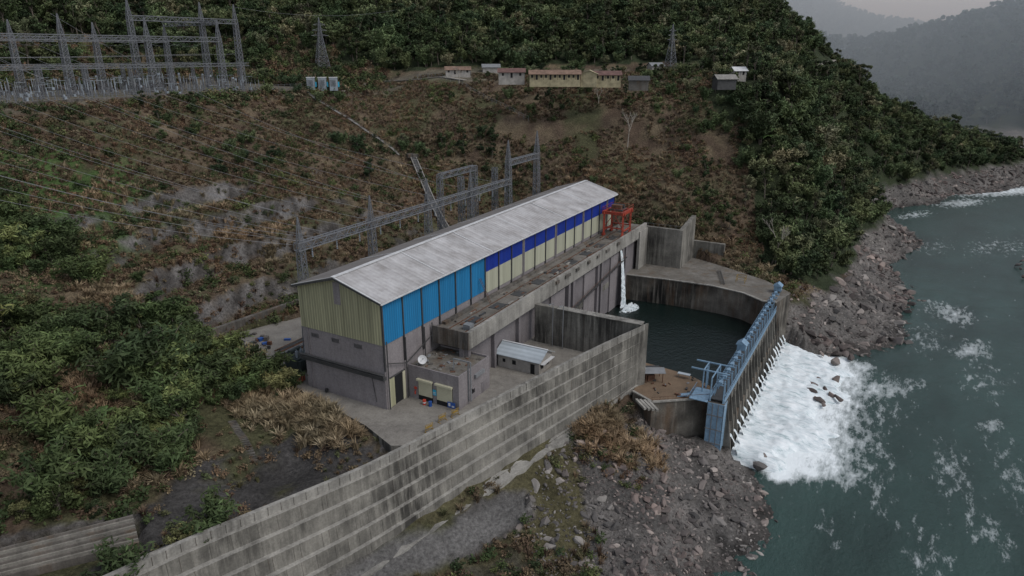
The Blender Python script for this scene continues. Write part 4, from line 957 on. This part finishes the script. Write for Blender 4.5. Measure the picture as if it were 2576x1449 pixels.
reed=[tuft_proto("reed_a",2.2,44,1.4,'straw',.05),tuft_proto("reed_b",1.7,40,1.2,'straw',.05)]
rocks=[rock_proto("stone_%s"%c,i) for i,c in enumerate("abcd")]
def scatter(name,protos,x,y,z,sc,tilt=0.):
    par=empty(name); n=len(x); which=rs.randint(0,len(protos),n)
    for k,me in enumerate(protos):
        I=np.where(which==k)[0]
        if len(I)==0: continue
        a=rs.rand(len(I))*6.283; h=sc[I]/2; c=np.stack([x[I],y[I],z[I]],1)
        ux=np.stack([np.cos(a),np.sin(a),rs.randn(len(I))*tilt],1)*h[:,None]; uy=np.stack([-np.sin(a),np.cos(a),rs.randn(len(I))*tilt],1)*h[:,None]
        V=np.stack([c-ux-uy,c+ux-uy,c+ux+uy,c-ux+uy],1).reshape(-1,3)
        m_=bpy.data.meshes.new(me.name+"_positions"); m_.from_pydata(V.tolist(),[],np.arange(len(V)).reshape(-1,4).tolist())
        o=bpy.data.objects.new(me.name+"_positions",m_); scene.collection.objects.link(o); o.parent=par
        o.instance_type='FACES'; o.use_instance_faces_scale=True; o.instance_faces_scale=1.; o.show_instancer_for_render=False; o.show_instancer_for_viewport=False
        ch=bpy.data.objects.new(me.name,me); scene.collection.objects.link(ch); ch.parent=o
def samp(x0,x1,y0,y1,sp):
    a=np.arange(x0,x1,sp); b_=np.arange(y0,y1,sp); U,V=np.meshgrid(a,b_); U=U.ravel()+rs.uniform(-.5,.5,U.size)*sp; V=V.ravel()+rs.uniform(-.5,.5,V.size)*sp
    z=zat(U,V); d=V*CT+(CH-z)*ST; ok=(d>10)&(np.abs(U)/np.maximum(d,1)<.92); vv=((CH-z)*CT-V*ST)/np.maximum(d,1); ok&=(vv<.56)&(vv>-.62)
    return U[ok],V[ok],z[ok]
def clear(x,y):
    ok=~inpoly(x,y,yard)&~inpoly(x,y,plat_far)&~inpoly(x,y,plat_near)&~inpoly(x,y,revet)
    s,t=toST(x,y); ok&=~((s>12)&(s<129)&(t>-40)&(t<21)); ok&=~((s>38)&(s<104)&(t>5)&(t<60))
    band=[(p.x,p.y) for p in WB]+[(p.x+(p-q).normalized().x*3.5,p.y+(p-q).normalized().y*3.5) for p,q in zip(WT[::-1],WB[::-1])]
    ok&=~inpoly(x,y,band)
    e=(x-E0.x)*ed.x+(y-E0.y)*ed.y; nn=(x-E0.x)*en.x+(y-E0.y)*en.y; ok&=~((e>-90)&(e<115)&(nn>-1)&(nn<72))
    for hx,hy,hl in houses_xy: ok&=~((np.abs(x-hx)<hl/2+1)&(y-hy<5)&(y-hy>-6))
    return ok
def houseview(x,y,r=20):
    ok=np.ones(len(x),bool)
    for hx,hy,hl in houses_xy: ok&=~((np.abs(x-hx)<hl/2+1)&(y-hy<7)&(y-hy>-r))
    return ok
def offroad(x,y,r=4):
    ok=np.ones(len(x),bool)
    for a,b_ in roads: ok&=~((np.abs(x-a)<r)&(y-b_<r)&(y-b_>-r*2.2))
    return ok
x,y,z=samp(-460,420,196,640,4.4); n_=fbm(x,y,16,401); f=forestmask(x,y,z)&clear(x,y)&houseview(x,y,8)&offroad(x,y)&(z>-8)&(rs.rand(len(x))<.93)
sc_=.40+.75*rs.rand(len(x))**1.3+.2*(z>60)+.35*(rs.rand(len(x))<.05); sc_=np.where(x>140,sc_*.85,sc_)
scatter("forest",trees,x[f],y[f],z[f]-.3,sc_[f],.1)
x,y,z=samp(-120,115,195,345,4.8); n_=fbm(x,y,22,411); f=clear(x,y)&houseview(x,y)&offroad(x,y)&(z>2)&(z<56)&((n_>.61)|((z>40)&(n_>.43)&(rs.rand(len(x))<.55))|((x>60)&(rs.rand(len(x))<.5)))&(rs.rand(len(x))<.8)&((z>14)|(x>50))
scatter("hillside_trees",trees,x[f],y[f],z[f]-.4,.24+.35*rs.rand(f.sum()),.1)
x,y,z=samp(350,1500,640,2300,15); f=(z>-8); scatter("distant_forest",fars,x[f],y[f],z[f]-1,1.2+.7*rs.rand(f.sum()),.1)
x,y,z=samp(-135,-18,62,175,2.2); s,t=toST(x,y); n_=fbm(x,y,10,421); f=clear(x,y)&(((s<2)&(t<-20))|(s<-12))&(n_>.46)&(z>-7)
f&=~inpoly(x,y,cut)&~inpoly(x,y,revclear); f&=~((z>14)&(n_<.58)); f&=~((z>8)&(n_<.52))
scatter("thicket_trees",near,x[f],y[f],z[f]-.4,.3+.6*rs.rand(f.sum())**1.2+.35*(rs.rand(f.sum())<.06),.12)
x,y,z=samp(-200,100,75,335,1.35); s,t=toST(x,y); n_=fbm(x,y,6,431); f=clear(x,y)&offroad(x,y,3)&(z>-6.5)&((t<22)|(s>104))&~((t<0)&(s<-2)&(t>-15)&(x>-30))&(n_>.36)&~forestmask(x,y,z)
f&=~inpoly(x,y,cut)
sl_=np.hypot(zat(x+1,y)-zat(x-1,y),zat(x,y+1)-zat(x,y-1))/2; f&=~((sl_>1.0)&(y<225)&(x<5)&(rs.rand(len(x))<.78))
scatter("dry_bracken_cover",shr_d,x[f],y[f],z[f]-.1,.5+.8*rs.rand(f.sum()),.2)
x,y,z=samp(-330,-60,250,440,2.4); f=clear(x,y)&(z>42)&(z<70)&~forestmask(x,y,z); scatter("upper_slope_scrub",shr_d+shr_g,x[f],y[f],z[f]-.1,1.2+1.3*rs.rand(f.sum()),.2)
x,y,z=samp(-200,100,75,335,2.5); s,t=toST(x,y); n_=fbm(x,y,15,441); gd=np.hypot(x-gl.x,(y-gl.y)*.8); f=clear(x,y)&offroad(x,y,3)&(z>-6)&((n_>.595)|((gd<28)&(n_>.36))|(rs.rand(len(x))<.07)|((x>55)&(n_>.42))|((x<-45)&(y<135)&(n_>.47)))&((t<22)|(s>104))&~forestmask(x,y,z)
f&=~inpoly(x,y,cut)
scatter("green_shrubs",shr_g,x[f],y[f],z[f]-.1,.45+1.2*rs.rand(f.sum())**1.6,.2)
X1=[];
for a0,b0,a1,b1,r,n in ((540,960,880,1080,5,420),(230,450,300,620,6,60),(850,330,1400,470,14,140),(1450,1060,1640,1150,4.5,190),(250,740,420,820,5,160),(350,1080,420,1180,4,90),(1700,560,1960,720,7,90),(330,520,800,640,9,180),(1400,420,1750,560,10,120),(60,900,420,1150,8,160)):
    p=G(a0,b0);q=G(a1,b1)
    for i in range(n): k=rs.rand(); X1.append((p.x+(q.x-p.x)*k+rs.randn()*r*.5,p.y+(q.y-p.y)*k+rs.randn()*r*.5))
X1=np.array(X1); x,y=X1[:,0],X1[:,1]; z=zat(x,y); f=clear(x,y)&(z>-13); scatter("reed_grass",reed,x[f],y[f],z[f]-.1,.6+.6*rs.rand(f.sum()),.15)
x,y,z=samp(-56,-20,76,112,1.5); f=clear(x,y)&inpoly(x,y,cut)&(fbm(x,y,4,481)>.55); scatter("cutting_scrub",shr_d,x[f],y[f],z[f]-.1,.4+.6*rs.rand(f.sum()),.2)
x,y,z=samp(-45,36,60,128,1.5); n_=fbm(x,y,8,451); f=clear(x,y)&(z<-6)&(z>-16.3)&(((n_>.48)&(x<14))|((x>4)&(x<24)&(y>103)&(n_>.42)))&(dtrk(x,y)>3.4)
scatter("bank_scrub",shr_d+[shr_g[1]],x[f],y[f],z[f]-.1,.6+.7*rs.rand(f.sum()),.2)
x,y,z=samp(-12,60,60,127,.66); f=clear(x,y)&(z<-8)&(z>-19)&((x>4+(fbm(x,y,8,461)-.5)*20))&(rs.rand(len(x))<.7)
nb=fbm(x,y,7,471)[f]; sc=.18+.42*rs.rand(f.sum())+1.7*rs.rand(f.sum())**9+.5*np.clip((nb-.55)*4,0,1)*rs.rand(f.sum()); scatter("bank_boulders",rocks,x[f],y[f],z[f]+.0,sc,.4)
x,y,z=samp(76,340,160,450,1.3); f=clear(x,y)&(z<-5.5)&(z>-18.9)&~forestmask(x,y,z)&(rs.rand(len(x))<.8)
sc=.35+.7*rs.rand(f.sum())+2.8*rs.rand(f.sum())**8; scatter("far_bank_boulders",rocks,x[f],y[f],z[f],sc,.4)
X1=[(fix(a,b_,-17.6)) for a,b_ in ((2060,960),(2075,985),(2090,1000),(2050,1010),(2035,990),(2100,960),(2110,1010),(2090,880),(2110,895),(2140,905),(2020,930),(1925,1125),(1940,1135),(1910,1180),(2045,975),(2065,1015),(2570,660),(2566,680),(2574,700),(2560,670),(2585,690),(2580,650),(1905,1120),(1890,1150),(1925,1165),(2065,895),(2080,870),(2100,915),(2070,1025))]
x=np.array([p.x for p in X1]);y=np.array([p.y for p in X1]); z=np.full(len(x),-16.9); scatter("river_rocks",rocks,x,y,z,1.3+1.5*rs.rand(len(x)),.3)
def bare(p,h,name="bare_tree"):
    mb=MB()
    def br(a,d,l,r,dep):
        b2=a+d*l; mb.tube(a,b2,r,'barkp',r*.65,n=5)
        if dep==0: return
        for i in range(3):
            nd=(d+Vector((random.uniform(-.7,.7),random.uniform(-.7,.7),random.uniform(-.1,.5)))).normalized(); br(a+d*l*random.uniform(.6,1),nd,l*random.uniform(.5,.75),r*.6,dep-1)
    br(p-Vector((0,0,.5)),Vector((.05,0,1)).normalized(),h*.42,.2,4); mb.build(name)
for a,b_,h in ((1578,375,17),(1950,665,15),(1505,265,10),(1155,215,9),(1200,520,7)): bare(G(a,b_),h)
def banana(p,h,name="banana_plant"):
    mb=MB(); mb.tube(p-Vector((0,0,.3)),p+Vector((0,0,h*.5)),.13,'gleaf',.08,n=8)
    for i in range(8):
        a=i*2.4+random.random(); d=Vector((math.cos(a),math.sin(a),0)); sd=Vector((-d.y,d.x,0)); l=h*.7; vs=[];fs=[]
        for k in range(8):
            f=k/7; c=p+Vector((0,0,h*.5+l*(.8*f-.85*f*f)))+d*l*f*.8; w_=.11*h*math.sin(math.pi*min(1,f*.9+.08))*(.8+.4*random.random()); vs+=[c-sd*w_+Vector((0,0,-.08)),c+Vector((0,0,.04)),c+sd*w_+Vector((0,0,-.08))]
        for k in range(7): o=k*3; fs+=[(o,o+1,o+4,o+3),(o+1,o+2,o+5,o+4)]
        mb.add(vs,fs,'gleaf')
    mb.build(name)
M['gleaf']=simple("banana_leaf",(.06,.105,.03),.55,.4,1.5)
for a,b_,h in ((270,1060,3.6),(310,1085,3.2),(235,1090,3.),(1930,370,6),(1990,440,6),(1945,350,6)): banana(G(a,b_),h)
# ------------------------------------------------------------------ person on the path
pp_=G(262,1432)
me=bpy.data.meshes.new("body"); V=[(0,0,.95),(0,0,1.15),(0,0,1.38),(0,0,1.5),(0,0,1.62),(.1,0,.9),(.12,.05,.5),(.12,.02,.06),(.12,-.12,.04),(-.1,0,.9),(-.12,-.12,.5),(-.12,-.02,.06),(-.12,-.16,.04),(.18,0,1.38),(.24,.05,1.12),(.25,-.05,.88),(-.18,0,1.38),(-.24,-.04,1.12),(-.24,-.16,.92)]
Ed=[(0,1),(1,2),(2,3),(3,4),(0,5),(5,6),(6,7),(7,8),(0,9),(9,10),(10,11),(11,12),(2,13),(13,14),(14,15),(2,16),(16,17),(17,18)]
R=[.15,.14,.15,.06,.105,.09,.065,.045,.04,.09,.065,.045,.04,.06,.045,.035,.06,.045,.035]
me.from_pydata(V,Ed,[]); po=bpy.data.objects.new("person",me); scene.collection.objects.link(po); po.location=pp_
sk=po.modifiers.new("skin",'SKIN'); 
for i,r in enumerate(R): me.skin_vertices[0].data[i].radius=(r,r*.85)
me.skin_vertices[0].data[0].use_root=True
po.modifiers.new("sub",'SUBSURF').levels=1
m,nt,b=newmat("clothes_and_skin",.8,.2); tc=N(nt,"ShaderNodeTexCoord"); sx=N(nt,"ShaderNodeSeparateXYZ"); nt.links.new(tc.outputs["Object"],sx.inputs[0])
mr=N(nt,"ShaderNodeMapRange"); nt.links.new(sx.outputs["Z"],mr.inputs[0]); mr.inputs[1].default_value=0; mr.inputs[2].default_value=2.
r=N(nt,"ShaderNodeValToRGB"); r.color_ramp.interpolation='CONSTANT'; nt.links.new(mr.outputs[0],r.inputs[0]); e=r.color_ramp.elements; e[0].color=(.2,.05,.08,1); e[1].position=.45; e[1].color=(.55,.2,.24,1)
q=e.new(.74); q.color=(.25,.14,.09,1); q=e.new(.83); q.color=(.02,.02,.02,1); nt.links.new(r.outputs[0],b.inputs["Base Color"]); me.materials.append(m)
# ------------------------------------------------------------------ valley mist: a real scattering volume up the valley
mm=bpy.data.materials.new("mist"); mm.use_nodes=True; nt=mm.node_tree; nt.nodes.clear()
o_=nt.nodes.new("ShaderNodeOutputMaterial"); vs_=nt.nodes.new("ShaderNodeVolumeScatter"); vs_.inputs["Color"].default_value=(.78,.91,1.,1); vs_.inputs["Density"].default_value=.0015; vs_.inputs["Anisotropy"].default_value=.1
nt.links.new(vs_.outputs[0],o_.inputs["Volume"]); M['mist']=mm
mb=MB(); mb.hexa([(-900,500,-40),(2400,500,-40),(2400,3000,-40),(-900,3000,-40),(-900,500,220),(2400,500,220),(2400,3000,220),(-900,3000,220)],'mist'); mb.build("valley_mist")
# ------------------------------------------------------------------ light
wd=bpy.data.worlds.new("World"); scene.world=wd; wd.use_nodes=True; nt=wd.node_tree; bg=nt.nodes["Background"]
sky=nt.nodes.new("ShaderNodeTexSky"); sky.sky_type='NISHITA'; sky.sun_disc=False; sky.sun_elevation=math.radians(52); sky.sun_rotation=math.radians(120); sky.air_density=1.; sky.dust_density=1.5; sky.altitude=300
hs=nt.nodes.new("ShaderNodeHueSaturation"); hs.inputs["Saturation"].default_value=.42; hs.inputs["Value"].default_value=1.15; nt.links.new(sky.outputs[0],hs.inputs["Color"]); nt.links.new(hs.outputs[0],bg.inputs[0]); bg.inputs[1].default_value=.15
sl=bpy.data.lights.new("sun",'SUN'); sl.energy=1.5; sl.angle=math.radians(28); sl.color=(1,.97,.93); so=bpy.data.objects.new("sun",sl); scene.collection.objects.link(so)
az=math.radians(120); el=math.radians(52); dv=Vector((math.sin(az)*math.cos(el),math.cos(az)*math.cos(el),math.sin(el))); so.rotation_euler=dv.to_track_quat('Z','Y').to_euler()
scene.view_settings.view_transform='Standard'; scene.view_settings.look='None'; scene.view_settings.exposure=0
print("objects",len(bpy.data.objects))
